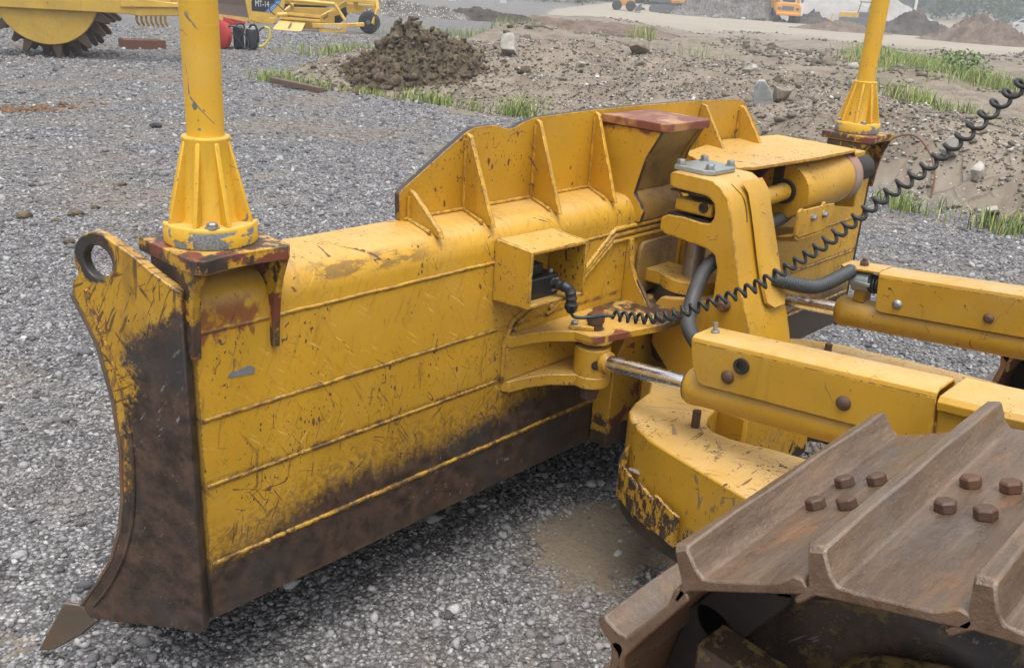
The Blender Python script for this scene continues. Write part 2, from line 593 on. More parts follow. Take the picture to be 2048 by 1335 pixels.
def ground_mat():
    t = NT("ground_gravel_and_dirt")
    p = t.pos
    at = t.n("ShaderNodeVertexColor", layer_name="kind")
    ch = t.sepc(at.outputs[0])
    flat = t.scaled(p, (1, 1, 0.35))
    # --- crushed stone: every cell one stone
    v1 = t.vor(flat, 62)
    v2 = t.vor(flat, 27)
    r1 = t.sepc(v1.outputs['Color'])
    g1 = t.ramp(r1[0], [(0.0, (.065, .063, .065)), (0.35, (.155, .15, .154)), (0.7, (.285, .28, .282)), (0.9, (.41, .40, .40)), (1.0, (.56, .55, .54))])
    big = t.math('LESS_THAN', t.sepc(v2.outputs['Color'])[1], 0.13)
    core = t.step(v2.outputs['Distance'], 0.45, 0.2)
    g1 = t.mix(t.mul(big, core), g1, (.40, .39, .37))
    v4 = t.vor(flat, 13)
    g1 = t.mix(.42, g1, t.ramp(t.sepc(v4.outputs['Color'])[0], [(0, (.06, .059, .061)), (.5, (.205, .20, .205)), (.85, (.35, .345, .34)), (1, (.52, .51, .50))]))
    gap = t.step(v1.outputs['Distance'], 0.35, 0.62)
    g1 = t.mix(t.mul(gap, 0.65), g1, (.035, .032, .03))
    tone = t.noise(flat, 0.55, 5, 0.6)
    g1 = t.mix(t.step(tone, 0.47, 0.68, 0, 0.62), g1, (.22, .175, .135))
    g1 = t.mix(t.step(t.noise(flat, 0.3, 3), 0.42, 0.62, 0.0, 0.22), g1, (.12, .125, .135))
    silt = t.step(t.plus(ch[1], t.mul(t.math('SUBTRACT', t.noise(flat, 6, 5, 0.65), 0.5), 1.1)), 0.38, 0.62)
    sc = t.mix(t.noise(flat, 30, 4), (.145, .112, .078), (.22, .178, .13))
    g1 = t.mix(t.mul(silt, 0.9), g1, sc)
    # --- dirt
    dn = t.noise(flat, 1.1, 7, 0.68)
    d = t.ramp(dn, [(0.25, (.10, .079, .059)), (0.5, (.185, .152, .118)), (0.75, (.27, .23, .185))])
    v3 = t.vor(flat, 24)
    chipm = t.math('LESS_THAN', v3.outputs['Distance'], t.mul(t.sepc(v3.outputs['Color'])[0], 0.33))
    d = t.mix(t.mul(chipm, 0.75), d, t.ramp(t.sepc(v3.outputs['Color'])[2], [(0, (.12, .10, .085)), (0.6, (.30, .275, .24)), (1, (.58, .56, .52))]))
    cr = t.vor(t.scaled(p, (1, 1, 0.2)), 2.6, 'DISTANCE_TO_EDGE')
    crack = t.mul(t.step(cr.outputs['Distance'], 0.05, 0.012), t.step(t.noise(flat, 0.7, 3), 0.48, 0.58))
    d = t.mix(t.mul(crack, 0.3), d, (.05, .038, .028))
    road = t.mix(t.noise(flat, 0.2, 5), (.24, .205, .165), (.34, .30, .245))
    d = t.mix(ch[2], d, road)
    col = t.mix(ch[0], g1, d)
    h = t.mixf(ch[0], t.mul(t.math('SUBTRACT', 1.0, v1.outputs['Distance']), t.mixf(silt, 1.0, 0.25)), t.plus(t.mul(dn, 1.6), t.plus(t.mul(chipm, 0.35), t.mul(crack, -0.8))))
    nm = t.bump(h, 0.75, 0.02)
    return t.done(col, 0.9, 0, nm, 0.25)

az = 42.1
ang = np.radians(np.concatenate([np.arange(az - 180, az - 52, 4.0), np.arange(az - 52, az + 52, 0.23), np.arange(az + 52, az + 180, 4.0)]))
rad = np.concatenate([np.linspace(0.3, 6, 36)[:-1], np.arange(6, 11, 0.14), np.arange(11, 22, 0.09), np.geomspace(22, 40, 70), np.geomspace(40.6, 2500, 110)])
A, Rr = np.meshgrid(ang, rad)
X = -1 + Rr * np.cos(A)
Y = -2 + Rr * np.sin(A)
Z, dirt, sS, rR = terrain(X, Y)
silt = np.zeros_like(X)
SILT = [(1.50, -0.20, .38, .30, 1.0), (3.9, 10.8, .9, .22, .9), (3.95, 5.9, .5, .25, .55), (-0.45, 0.75, .5, .35, .55), (5.2, 4.3, .5, .35, .35), (-.3, -.3, .5, .2, .3), (4.9, 7.6, .7, .25, .4), (.6, -.75, .3, .12, .4), (2.4, 6.9, .6, .25, .4), (8.2, 1.0, .3, .5, .5), (9.0, .4, .5, 1.0, .7), (8.6, 7.8, .4, .8, .8), (8.9, 12.6, .6, .5, .9)]
for cx, cy, a_, b_, w_ in SILT:
    silt = np.maximum(silt, w_ * np.exp(-(((X - cx) / a_) ** 2 + ((Y - cy) / b_) ** 2)))
road = sstep(rR, 62, 74) * sstep(rR, 200, 150)
road = np.clip(road + 0.35 * fbm(X * .05, Y * .05, 3, 8) * road, 0, 1)
nr, na = X.shape
V = np.stack([X, Y, Z], -1).reshape(-1, 3)
i = np.arange(nr - 1)[:, None] * na
j = np.arange(na)[None, :]
j2 = (j + 1) % na
F = np.stack([i + j, i + j2, i + na + j2, i + na + j], -1).reshape(-1, 4)
at = np.stack([dirt.ravel(), silt.ravel(), road.ravel(), np.ones(dirt.size)], -1)
ground = mesh_np("ground", V, F, ground_mat(), {"kind": at}, smooth=True)
tag(ground, kind='structure')

# ------------------------------------------------------------------ loose stones
def ico():
    t = (1 + 5 ** .5) / 2
    v = np.array([(-1, t, 0), (1, t, 0), (-1, -t, 0), (1, -t, 0), (0, -1, t), (0, 1, t), (0, -1, -t), (0, 1, -t), (t, 0, -1), (t, 0, 1), (-t, 0, -1), (-t, 0, 1)], float)
    v /= np.linalg.norm(v[0])
    f = np.array([(0, 11, 5), (0, 5, 1), (0, 1, 7), (0, 7, 10), (0, 10, 11), (1, 5, 9), (5, 11, 4), (11, 10, 2), (10, 7, 6), (7, 1, 8), (3, 9, 4), (3, 4, 2), (3, 2, 6), (3, 6, 8), (3, 8, 9), (4, 9, 5), (2, 4, 11), (6, 2, 10), (8, 6, 7), (9, 8, 1)])
    return v, f
ICV, ICF = ico()

def stones(name, P, size, mat, flat=0.62, sink=0.35):
    n = len(P)
    vs = ICV[None] * (1 + RNG.uniform(-.42, .38, (n, 12, 1)))
    vs = vs * np.stack([RNG.uniform(.75, 1.3, n), RNG.uniform(.65, 1.1, n), RNG.uniform(flat * .7, flat * 1.3, n)], -1)[:, None, :]
    a = RNG.uniform(0, 6.283, n)
    tl = RNG.normal(0, .35, n)
    ca, sa, ct, st = np.cos(a), np.sin(a), np.cos(tl), np.sin(tl)
    x, y, z = vs[..., 0], vs[..., 1], vs[..., 2]
    x, z = x * ct[:, None] - z * st[:, None], x * st[:, None] + z * ct[:, None]
    x, y = x * ca[:, None] - y * sa[:, None], x * sa[:, None] + y * ca[:, None]
    vs = np.stack([x, y, z], -1) * size[:, None, None]
    P = P + np.stack([0 * size, 0 * size, size * sink * flat], -1)
    V = (vs + P[:, None, :]).reshape(-1, 3)
    F = (ICF[None] + (np.arange(n) * 12)[:, None, None]).reshape(-1, 3)
    return mesh_np(name, V, F, mat)

def stone_mat(name, stops, brown):
    t = NT(name)
    r = t.geo.outputs['Random Per Island']
    c = t.ramp(r, stops)
    c = t.mix(t.step(t.noise(t.scaled(t.pos, (1, 1, .35)), 0.55, 5, 0.6), 0.47, 0.68, 0, 0.55), c, brown)
    c = t.mix(t.step(t.noise(t.pos, 160, 3), 0.4, 0.7, 0, 0.35), c, (.05, .047, .045))
    return t.done(c, 0.85, 0, t.bump(t.noise(t.pos, 220, 3), 0.3, 0.002), 0.3)

def polar_pts(n, r0, r1, dens, half):
    rs = np.linspace(r0, r1, 400)
    pdf = rs * dens(rs)
    cdf = np.cumsum(pdf) / pdf.sum()
    r = np.interp(RNG.random(n), cdf, rs)
    a = np.radians(az) + np.radians(half) * RNG.uniform(-1, 1, n)
    return -1 + r * np.cos(a), -2 + r * np.sin(a), r

gx, gy, gr = polar_pts(240000, 1.3, 30, lambda r: 1 / (1 + (r / 4.2) ** 2.1), 40)
gz, gd, gs, _ = terrain(gx, gy)
sl = np.zeros_like(gx)
for cx, cy, a_, b_, w_ in SILT:
    sl = np.maximum(sl, w_ * np.exp(-(((gx - cx) / a_) ** 2 + ((gy - cy) / b_) ** 2)))
keep = (gd < .4) & (RNG.random(len(gx)) > np.clip(sl * 1.5 - 0.15, 0, .95))
gx, gy, gz, gr = gx[keep], gy[keep], gz[keep], gr[keep]
size = np.clip(RNG.lognormal(math.log(.0047), .48, len(gx)), .0025, .022) * (1 + gr * 0.10)
rare = RNG.random(len(gx)) < .004
size[rare] = RNG.uniform(.012, .022, rare.sum())
gravel = stones("gravel", np.stack([gx, gy, gz], -1), size, stone_mat("gravel_stone", [(0, (.075, .074, .078)), (.3, (.155, .153, .159)), (.65, (.255, .252, .258)), (.92, (.36, .357, .358)), (1, (.50, .49, .48))], (.235, .195, .155)))
tag(gravel, "loose grey crushed stone covering the yard around the blade", None, None, 'stuff')

gx, gy, gr = polar_pts(150000, 8, 26, lambda r: 1 / (1 + (r / 12) ** 2), 40)
gz, gd, gs, _ = terrain(gx, gy)
clump = vnoise(gx * 1.1, gy * 1.1, 55) * .6 + vnoise(gx * 4, gy * 4, 56) * .4
keep = (gd > .3) & (gs < 10) & (clump > .30)
gx, gy, gz, gr = gx[keep], gy[keep], gz[keep], gr[keep]
size = np.clip(RNG.lognormal(math.log(.0125), .5, len(gx)), .006, .11)
rubble = stones("rubble", np.stack([gx, gy, gz], -1), size, stone_mat("rubble_stone", [(0, (.07, .055, .042)), (.45, (.15, .122, .096)), (.75, (.25, .222, .19)), (.93, (.42, .40, .36)), (1, (.62, .60, .56))], (.17, .135, .10)))
tag(rubble, "loose brown and white rubble strewn over the dirt mound behind the yard", None, None, 'stuff')
gx, gy, gr = polar_pts(40000, 22, 70, lambda r: 1 / (1 + (r / 30) ** 2), 34)
gz, gd, gs, _ = terrain(gx, gy)
clump = vnoise(gx * .35, gy * .35, 57) * .6 + vnoise(gx * 1.5, gy * 1.5, 58) * .4
keep = (gd > .3) & (clump > .52)
gx, gy, gz, gr = gx[keep], gy[keep], gz[keep], gr[keep]
size = np.clip(RNG.lognormal(math.log(.045), .5, len(gx)), .02, .2)
far_rub = stones("rubble", np.stack([gx, gy, gz], -1), size, stone_mat("slope_clod", [(0, (.07, .055, .042)), (.5, (.14, .112, .088)), (.85, (.21, .18, .15)), (1, (.42, .39, .35))], (.17, .135, .10)))
tag(far_rub, "scattered clods over the bare slope beyond the rubble mound", None, None, 'stuff')

# ------------------------------------------------------------------ lumps and rocks
def lump(name, loc, size, mat, seed, sub=4, amp=0.28, fr=1.6, flatz=0.8, rot=0.0, tilt=0.0, sharp=True):
    bm = bmesh.new()
    bmesh.ops.create_icosphere(bm, subdivisions=sub, radius=1)
    V = np.array([v.co[:] for v in bm.verts])
    n1 = fbm(V[:, 0] * fr + V[:, 2] * 1.7 + seed * 3.1, V[:, 1] * fr - V[:, 2] * 1.3 + seed, 4, seed)
    V = V * (1 + amp * n1)[:, None]
    if sharp:            # broken stone: cut by a few planes
        rg = np.random.default_rng(seed)
        for k in range(18):
            d = rg.normal(size=3)
            d /= np.linalg.norm(d)
            e = V @ d - rg.uniform(.38, .74)
            V = V - np.clip(e, 0, None)[:, None] * d * .95
    V = V * np.array(size)
    ct, st = math.cos(tilt), math.sin(tilt)
    V = np.stack([V[:, 0] * ct + V[:, 2] * st, V[:, 1], -V[:, 0] * st + V[:, 2] * ct], -1)
    ca, sa = math.cos(rot), math.sin(rot)
    V = np.stack([V[:, 0] * ca - V[:, 1] * sa, V[:, 0] * sa + V[:, 1] * ca, V[:, 2]], -1)
    for v, q in zip(bm.verts, V):
        v.co = q
    me = bpy.data.meshes.new(name)
    bm.to_mesh(me)
    bm.free()
    me.shade_smooth()
    if sharp: me.set_sharp_from_angle(angle=math.radians(25))
    me.materials.append(mat)
    o = bpy.data.objects.new(name, me)
    COL.objects.link(o)
    o.location = loc
    return o

def gz_at(x, y):
    return float(terrain(np.array([x]), np.array([y]))[0][0])

def pile(name, cx, cy, rx, ry, h, mat, seed, rot=0.0, n=90, rough=0.25, fr=1.5, peak=1.3):
    """heap of loose material as its own closed sheet on the ground"""
    g = np.linspace(-1.15, 1.15, n)
    U, W = np.meshgrid(g, g)
    d = np.hypot(U, W)
    ca, sa = math.cos(rot), math.sin(rot)
    x = cx + U * rx * ca - W * ry * sa
    y = cy + U * rx * sa + W * ry * ca
    lob = 1 + .35 * fbm(U * 1.7 + seed, W * 1.7, 3, seed)
    prof = np.clip(1 - d / lob, -.3, 1)
    prof = np.sign(prof) * np.abs(prof) ** peak
    z = terrain(x, y)[0] + h * prof * (1 + rough * fbm(U * fr * 3, W * fr * 3, 3, seed + 2)) + h * rough * .6 * fbm(U * fr * 9, W * fr * 9, 4, seed + 5, .7) * np.clip(prof * 4, 0, 1)
    z = np.where(prof <= 0, terrain(x, y)[0] - .12, z)
    k = np.arange(n - 1)
    I, J = np.meshgrid(k, k)
    a = (I * n + J).ravel()
    F = np.stack([a, a + 1, a + n + 1, a + n], -1)
    V = np.stack([x, y, z], -1).reshape(-1, 3)
    o = mesh_np(name, V - np.array([cx, cy, 0]), F, mat, smooth=True)
    o.location = (cx, cy, 0)
    return o

def soil(name, lo, hi, scale=3.0, chip=(.45, .43, .4), chipamt=.2):
    t = NT(name)
    a = t.noise(t.pos, scale, 7, .7)
    c = t.mix(t.step(a, .3, .7), lo, hi)
    v = t.vor(t.pos, scale * 9)
    m_ = t.math('LESS_THAN', v.outputs['Distance'], t.mul(t.sepc(v.outputs['Color'])[0], chipamt * 1.6))
    c = t.mix(m_, c, chip)
    return t.done(c, .92, 0, t.bump(t.plus(a, t.mul(t.noise(t.pos, scale * 8, 5, .7), .5)), .8, .05), .2)

def rock_mat(name, lo, hi):
    t = NT(name)
    a = t.noise(t.pos, 6, 6, .65)
    c = t.mix(t.step(a, .3, .7), lo, hi)
    c = t.mix(t.step(t.noise(t.scaled(t.pos, (4, 4, 14)), 1.4, 4), .55, .75, 0, .6), c, tuple(x * .45 for x in lo))
    return t.done(c, .85, 0, t.bump(t.noise(t.pos, 45, 5, .7), .6, .01), .3)

M_CLOD = soil("clay_clods", (.055, .042, .028), (.20, .155, .105), 7, (.22, .18, .125), .1)
M_ROCK = rock_mat("pale_limestone", (.24, .22, .19), (.42, .40, .355))
M_SLAB = rock_mat("grey_slate", (.25, .255, .26), (.40, .405, .40))
M_ROCKB = rock_mat("brown_stone", (.13, .105, .08), (.27, .225, .175))

# heap of wet brown clods at the edge of the yard
hp = pile("clay_heap", 9.95, 10.65, 1.15, 1.05, .68, M_CLOD, 4, n=190, rough=.6, fr=1.7, peak=.85)
hx, hy = RNG.normal(10.25, .75, 900), RNG.normal(10.85, .72, 900)
fx, fy = RNG.normal(9.95, 1.0, 900), RNG.normal(10.6, .85, 900)
fd = np.hypot((fx - 9.95) / 1.35, (fy - 10.65) / 1.15)
kf = (fd > .6) & (fd < 1.8)
fo = stones("clod_spill", np.stack([fx[kf], fy[kf], terrain(fx[kf], fy[kf])[0]], -1), np.clip(RNG.lognormal(math.log(.026), .5, int(kf.sum())), .01, .09), M_CLOD, flat=.7)
tag(fo, "small brown clods spilled round the foot of the clay heap", None, None, 'stuff')
tag(hp, "heap of wet brown clay clods at the edge of the gravel yard", "dirt heap")
# clods lying on the heap belong to it
hv = np.array([v.co[:] for v in hp.data.vertices])
pick = RNG.choice(len(hv), 3800)
hq = hv[pick]
ok = hq[:, 2] > .12
hq = hq[ok]
cl = stones("clod", hq, np.clip(RNG.lognormal(math.log(.028), .6, len(hq)), .01, .12), M_CLOD, flat=.7, sink=.1)
cl.parent = hp
cl['kind'] = 'stuff'

def rock(name, x, y, size, mat, seed, label, rot=0., tilt=0., amp=.2, lift=.25, group=None):
    o = lump(name, (x, y, gz_at(x, y) + size[2] * lift), size, mat, seed, 4, amp, 1.3, rot=rot, tilt=tilt)
    return tag(o, label, "rock", group)
rock("boulder", 11.6, 9.95, (.36, .24, .30), M_ROCK, 3, "big angular pale boulder lying beside the brown clay heap", .4, .3, lift=.5)
sb = MB().prism([(-.10, -.08), (.10, -.10), (.135, .04), (.10, .19), (.01, .335), (-.075, .33), (-.125, .25), (-.135, .08)], 'y', -.03, .035)
so = sb.build("rock_slab", M_SLAB, bevel=.012)
so.location = (10.75, 4.42, gz_at(10.75, 4.42) + .11)
so.rotation_euler = (.15, -.12, -.95)
tag(so, "upright grey stone slab leaning on the rubble mound behind the blade", "rock")
rock("boulder", 11.0, 4.3, (.22, .18, .18), M_ROCKB, 5, "brown lump of earth just right of the upright grey slab", .2, lift=.35)
rock("boulder", 13.6, 8.65, (.42, .26, .28), M_ROCKB, 11, "brown craggy lump on the crest of the rubble mound", .3, .2, .35, lift=.6)
rock("rock_slab", 9.4, 6.7, (.42, .13, .045), M_ROCK, 13, "long flat pale stone lying on the mound behind the blade crest", -.75, .05, .12, lift=.6)
rock("boulder", 9.5, 1.45, (.17, .13, .15), M_ROCK, 17, "pale broken boulder right of the far mast, behind the coiled cable", .5, .3, lift=.5)
rock("boulder", 9.3, 1.1, (.15, .09, .13), M_ROCK, 19, "thin grey wedge of stone beside the pale broken boulder", -.3, .5, lift=.5)
rock("boulder", 8.75, .72, (.20, .12, .07), M_ROCK, 23, "low rounded pale stone half sunk near the right edge", .2, .1, lift=.4)
for k, (x, y, s_) in enumerate([(12.9, 8.0, .14), (12.1, 8.7, .12), (11.3, 7.2, .13), (13.2, 6.0, .16), (12.2, 5.0, .14), (10.9, 5.6, .1), (10.2, 7.9, .11), (10.9, 10.0, .13)]):
    rock("stone", x, y, (s_, s_ * .8, s_ * .7), M_ROCK if k % 2 else M_ROCKB, 40 + k, "small loose stone half buried on the rubble mound", k * .7, .2, group="loose stones on the rubble mound")
rb = MB()
zz = lambda x, y, d: (x, y, gz_at(x, y) + d)
rb.tube(spline([zz(9.0, 2.35, .05), zz(9.25, 2.15, .22), zz(9.4, 1.9, .27), zz(9.3, 1.65, .24), zz(9.1, 1.45, .16), zz(8.95, 1.38, -.02)], 8), .011, 6)
M_RUSTY = bare("rusty_steel", (.13, .062, .035), .5, .8, 0, .6, 9)
tag(rb.build("reinforcing_bar", M_RUSTY), "thin rusty bent steel bar arching out of the rubble", "steel bar")

# ------------------------------------------------------------------ grass
def leafmat(name, a, b, c_):
    t = NT(name)
    r = t.geo.outputs['Random Per Island']
    c = t.ramp(r, [(0, a), (.6, b), (1, c_)])
    return t.done(c, .6, 0, None, .3)
GX = []
def tuft(cx, cy, rx, ry, n, h, rot=0., spread=.5):
    u, w = RNG.normal(0, .5, n), RNG.normal(0, .5, n)
    ca, sa = math.cos(rot), math.sin(rot)
    x = cx + u * rx * ca - w * ry * sa
    y = cy + u * rx * sa + w * ry * ca
    cm = vnoise(x * 3, y * 3, 90)
    k = (cm * .6 + vnoise(x * 8, y * 8, 91) * .4) > .50
    x, y = x[k], y[k]
    hh = h * RNG.uniform(.4, 1.15, len(x))
    GX.append(np.stack([x, y, terrain(x, y)[0], hh, np.full(len(x), spread)], -1))
GRASS = 1
tuft(8.3, 12.2, .28, .7, 420, .20)
tuft(8.35, 11.3, .22, .5, 260, .2)
tuft(8.55, 10.2, .22, .7, 380, .13)
tuft(8.9, 9.0, .25, .5, 420, .22)
tuft(9.15, 8.2, .2, .3, 120, .22)
tuft(9.3, 7.55, .4, .45, 380, .30, 0, .7)
tuft(9.9, 7.9, .3, .3, 90, .25)
tuft(13.6, 13.6, .9, 1.1, 2600, .26, .7)
tuft(12.8, 15.2, .9, .9, 700, .25)
tuft(8.55, 1.45, .22, .35, 380, .17)
tuft(8.4, .55, .25, .4, 420, .20)
tuft(8.3, 2.1, .2, .5, 200, .12)
tuft(13.2, 3.3, .7, .6, 900, .26)
tuft(12.3, 2.2, .9, .4, 500, .2)
tuft(12.0, 1.3, .8, .3, 350, .2)
tuft(11.4, .8, .6, .3, 300, .18)
tuft(30, 10.4, 3.5, 1.3, 4200, .45, .2)
tuft(28.5, 8.6, 3, 1.0, 3400, .42, .2)
tuft(27, 6.6, 2.0, 1.0, 1800, .42)
tuft(36, 13.6, 3, .9, 2200, .6, .3)
tuft(23, 13.5, 1.5, 1.5, 250, .4)
tuft(26, 17.5, .8, .5, 250, .5)
tuft(40, 22.0, 1.2, .8, 400, .6)
tuft(12.6, 16.3, 1.2, 1.2, 900, .3)
tuft(19.8, 21.4, 1.4, 1.0, 900, .3)
tuft(22, 20.5, 2.4, 1.6, 700, .3)
G = np.concatenate(GX)
n = len(G)
a = RNG.uniform(0, 6.283, n)
ln = G[:, 4] * RNG.uniform(.2, 1.9, n) * G[:, 3]
wd = .004 + .009 * G[:, 3] * RNG.uniform(.4, 1.6, n)
dx, dy = np.cos(a), np.sin(a)
b0 = G[:, :3]
px = np.stack([-dy * wd, dx * wd, 0 * wd], -1)
mid = b0 + np.stack([dx * ln * .35, dy * ln * .35, G[:, 3] * .62], -1)
tip = b0 + np.stack([dx * ln, dy * ln, G[:, 3]], -1)
V = np.stack([b0 - px, b0 + px, mid + px * .8, mid - px * .8, tip + px * .1, tip - px * .1], 1).reshape(-1, 3)
o6 = (np.arange(n) * 6)[:, None]
F = np.concatenate([o6 + np.array([[0, 1, 2, 3]]), o6 + np.array([[3, 2, 4, 5]])])
grass = mesh_np("grass", V, F, leafmat("grass_blades", (.10, .15, .03), (.20, .27, .07), (.42, .40, .17)))
tag(grass, "green weeds and grass along the yard edge and in the ditch", None, None, 'stuff')
def bush(name, x, y, rx, h, n, mat, label, cat="plant", leaf=.07):
    z0 = gz_at(x, y)
    d = RNG.normal(size=(n, 3))
    d /= np.linalg.norm(d, axis=1)[:, None]
    rr = RNG.random(n) ** .45
    c = d * rr[:, None] * np.array([rx, rx, h * .5]) * (1 + .45 * fbm(d[:, 0] * 2 + x, d[:, 1] * 2 + d[:, 2], 3, 12))[:, None] + np.array([0, 0, h * .52])
    u = RNG.normal(size=(n, 3)); u /= np.linalg.norm(u, axis=1)[:, None]
    w = np.cross(u, RNG.normal(size=(n, 3))); w /= np.linalg.norm(w, axis=1)[:, None]
    s_ = leaf * RNG.uniform(.5, 1.2, n)[:, None]
    V = np.stack([c - u * s_, c + w * s_ * .5, c + u * s_, c - w * s_ * .5], 1).reshape(-1, 3)
    F = np.arange(n * 4).reshape(-1, 4)
    o = mesh_np(name, V, F, mat)
    o.location = (x, y, z0)
    return tag(o, label, cat)
M_BUSH = leafmat("bush_leaves", (.08, .13, .04), (.15, .22, .07), (.24, .30, .11))
bush("bush", 28.2, 7.9, .9, .95, 900, M_BUSH, "leafy green weed bush standing in the grassy ditch", "bush")
fl = MB()
for k in range(70):
    x, y = 13.15 + random.gauss(0, .22), 13.25 + random.gauss(0, .22)
    z = gz_at(x, y) + random.uniform(.14, .3)
    fl.lathe((x, y, z), (random.gauss(0, .3), random.gauss(0, .3), 1), [(0, .004), (.004, .024), (.014, .018)], 6)
tag(fl.build("wild_flowers", bare("flower_yellow", (.62, .48, .02), .2, .7), smooth=0), "small yellow flowers in the grass beside the clay heap", None, None, 'stuff')

# ================================================================== BULLDOZER
TH = math.radians(25)
CT, ST = math.cos(TH), math.sin(TH)
BL = 3.85

def wear_blade(t):
    x, y, z = t.sep(t.pos)[:3]
    n1 = t.noise(t.scaled(t.pos, (9, 9, 5)), 1.0, 6, .7)
    n2 = t.noise(t.scaled(t.pos, (60, 60, 9)), 1.0, 3, .6)
    zt = t.plus(t.plus(.465, t.step(x, .05, .5, 0, .095)), t.step(x, .9, 1.35, 0, .05))
    zt = t.plus(zt, t.step(x, 1.9, 2.3, 0, -.09))
    q = t.plus(t.math('SUBTRACT', zt, z), t.plus(t.mul(t.math('SUBTRACT', n1, .5), .20), t.mul(t.math('SUBTRACT', n2, .5), .05)))
    low = t.step(t.plus(q, t.mul(t.math('SUBTRACT', t.noise(t.pos, 55, 5, .75), .5), .13)), -.06, .05)
    lip = t.mul(t.math('LESS_THAN', z, t.plus(.452, t.mul(t.math('SUBTRACT', n2, .5), .03))), t.math('GREATER_THAN', t.plus(x, t.mul(t.math('SUBTRACT', n1, .5), .12)), .03))
    line = t.mul(t.math('LESS_THAN', t.math('ABSOLUTE', t.math('SUBTRACT', z, t.plus(.468, t.mul(t.math('SUBTRACT', n2, .5), .016)))), .009), t.step(n2, .3, .45))
    soft = t.mul(t.step(q, -.17, .02), t.step(t.noise(t.pos, 48, 5, .75), .40, .62, .08, .8))
    big = t.mul(t.step(n1, .66, .70), t.step(z, .95, .5))
    bend = t.mul(t.mul(t.step(z, 1.165, 1.18), t.step(z, 1.222, 1.21)), t.mul(t.step(x, .32, .42), t.step(x, .85, .68)))
    big = t.mx(big, t.mul(bend, t.step(t.noise(t.scaled(t.pos, (14, 30, 40)), 1, 5, .7), .44, .56, 0, .75)))
    sc = t.noise(t.scaled(t.pos, (30, 30, 6), (0, .55, 0)), 1, 3, .6)
    scr = t.mul(t.step(sc, .69, .71), t.step(t.noise(t.pos, 2.7, 3), .50, .58))
    return t.mx(t.mx(t.mul(t.mx(low, soft), t.math('SUBTRACT', 1, line)), lip), t.mx(t.mul(big, .8), t.mul(scr, .85)))

def wear_wing(t):
    x, y, z = t.sep(t.pos)[:3]
    w = t.mul(y, 1 / CT)
    n1 = t.noise(t.scaled(t.pos, (7, 7, 4)), 1.0, 6, .72)
    n2 = t.noise(t.scaled(t.pos, (30, 30, 30), (.5, 0, 0)), 1.0, 4, .7)
    nn = t.plus(t.mul(t.math('SUBTRACT', n1, .5), .22), t.mul(t.math('SUBTRACT', n2, .5), .16))
    wt = t.plus(t.plus(t.step(z, 1.21, 1.06, -.01, .14), t.step(z, 1.0, .66, 0, .065)), t.step(z, .66, .44, 0, .28))
    a = t.step(t.plus(t.plus(t.math('SUBTRACT', wt, w), nn), t.mul(t.math('SUBTRACT', t.noise(t.pos, 60, 5, .75), .5), .10)), -.03, .018)
    eye = t.n("ShaderNodeVectorMath", operation='DISTANCE')
    t.put(eye.inputs[0], t.pos)
    eye.inputs[1].default_value = (-.112, .205, 1.275)
    b = t.step(t.plus(eye.outputs['Value'], t.mul(nn, -.25)), .066, .054)
    st = t.noise(t.scaled(t.pos, (40, 40, 5), (.35, 0, 0)), 1, 4, .65)
    c_ = t.mul(t.step(t.plus(st, t.mul(n1, .35)), .80, .84), t.step(w, .34, .12))
    return t.mx(t.mx(a, b), c_)

def wear_arm(t):
    x, y, z = t.sep(t.pos)[:3]
    n1 = t.noise(t.pos, 8, 7, .75)
    q = t.plus(t.math('SUBTRACT', .345, z), t.mul(t.math('SUBTRACT', n1, .5), .20))
    blot = t.step(t.noise(t.scaled(t.pos, (9, 9, 5)), 1, 6, .75), .60, .63)
    return t.mx(t.step(q, -.004, .01), t.mul(blot, t.step(z, .58, .48)))

def wear_pocket(t):
    n1 = t.noise(t.scaled(t.pos, (34, 34, 22)), 1, 6, .75)
    return t.step(n1, .47, .50)

def prim_noise(lo, hi, sc=7):
    def f(t):
        return t.step(t.noise(t.pos, sc, 4, .6), lo, hi)
    return f
def prim_tower(t):
    z = t.sep(t.pos)[2]
    return t.step(t.plus(z, t.mul(t.math('SUBTRACT', t.noise(t.pos, 9, 5, .65), .5), .14)), 1.452, 1.475)
def prim_run(t):
    x, y, z = t.sep(t.pos)[:3]
    n1 = t.noise(t.scaled(t.pos, (26, 8, 2.5)), 1, 4, .6)
    q = t.mul(t.step(t.plus(z, t.mul(t.math('SUBTRACT', n1, .5), .22)), 1.10, 1.115), t.mul(t.step(x, .015, .03), t.step(x, .215, .20)))
    return t.mul(t.mul(q, t.step(z, 1.20, 1.16)), t.step(t.noise(t.pos, 16, 4, .65), .38, .52, .0, .8))

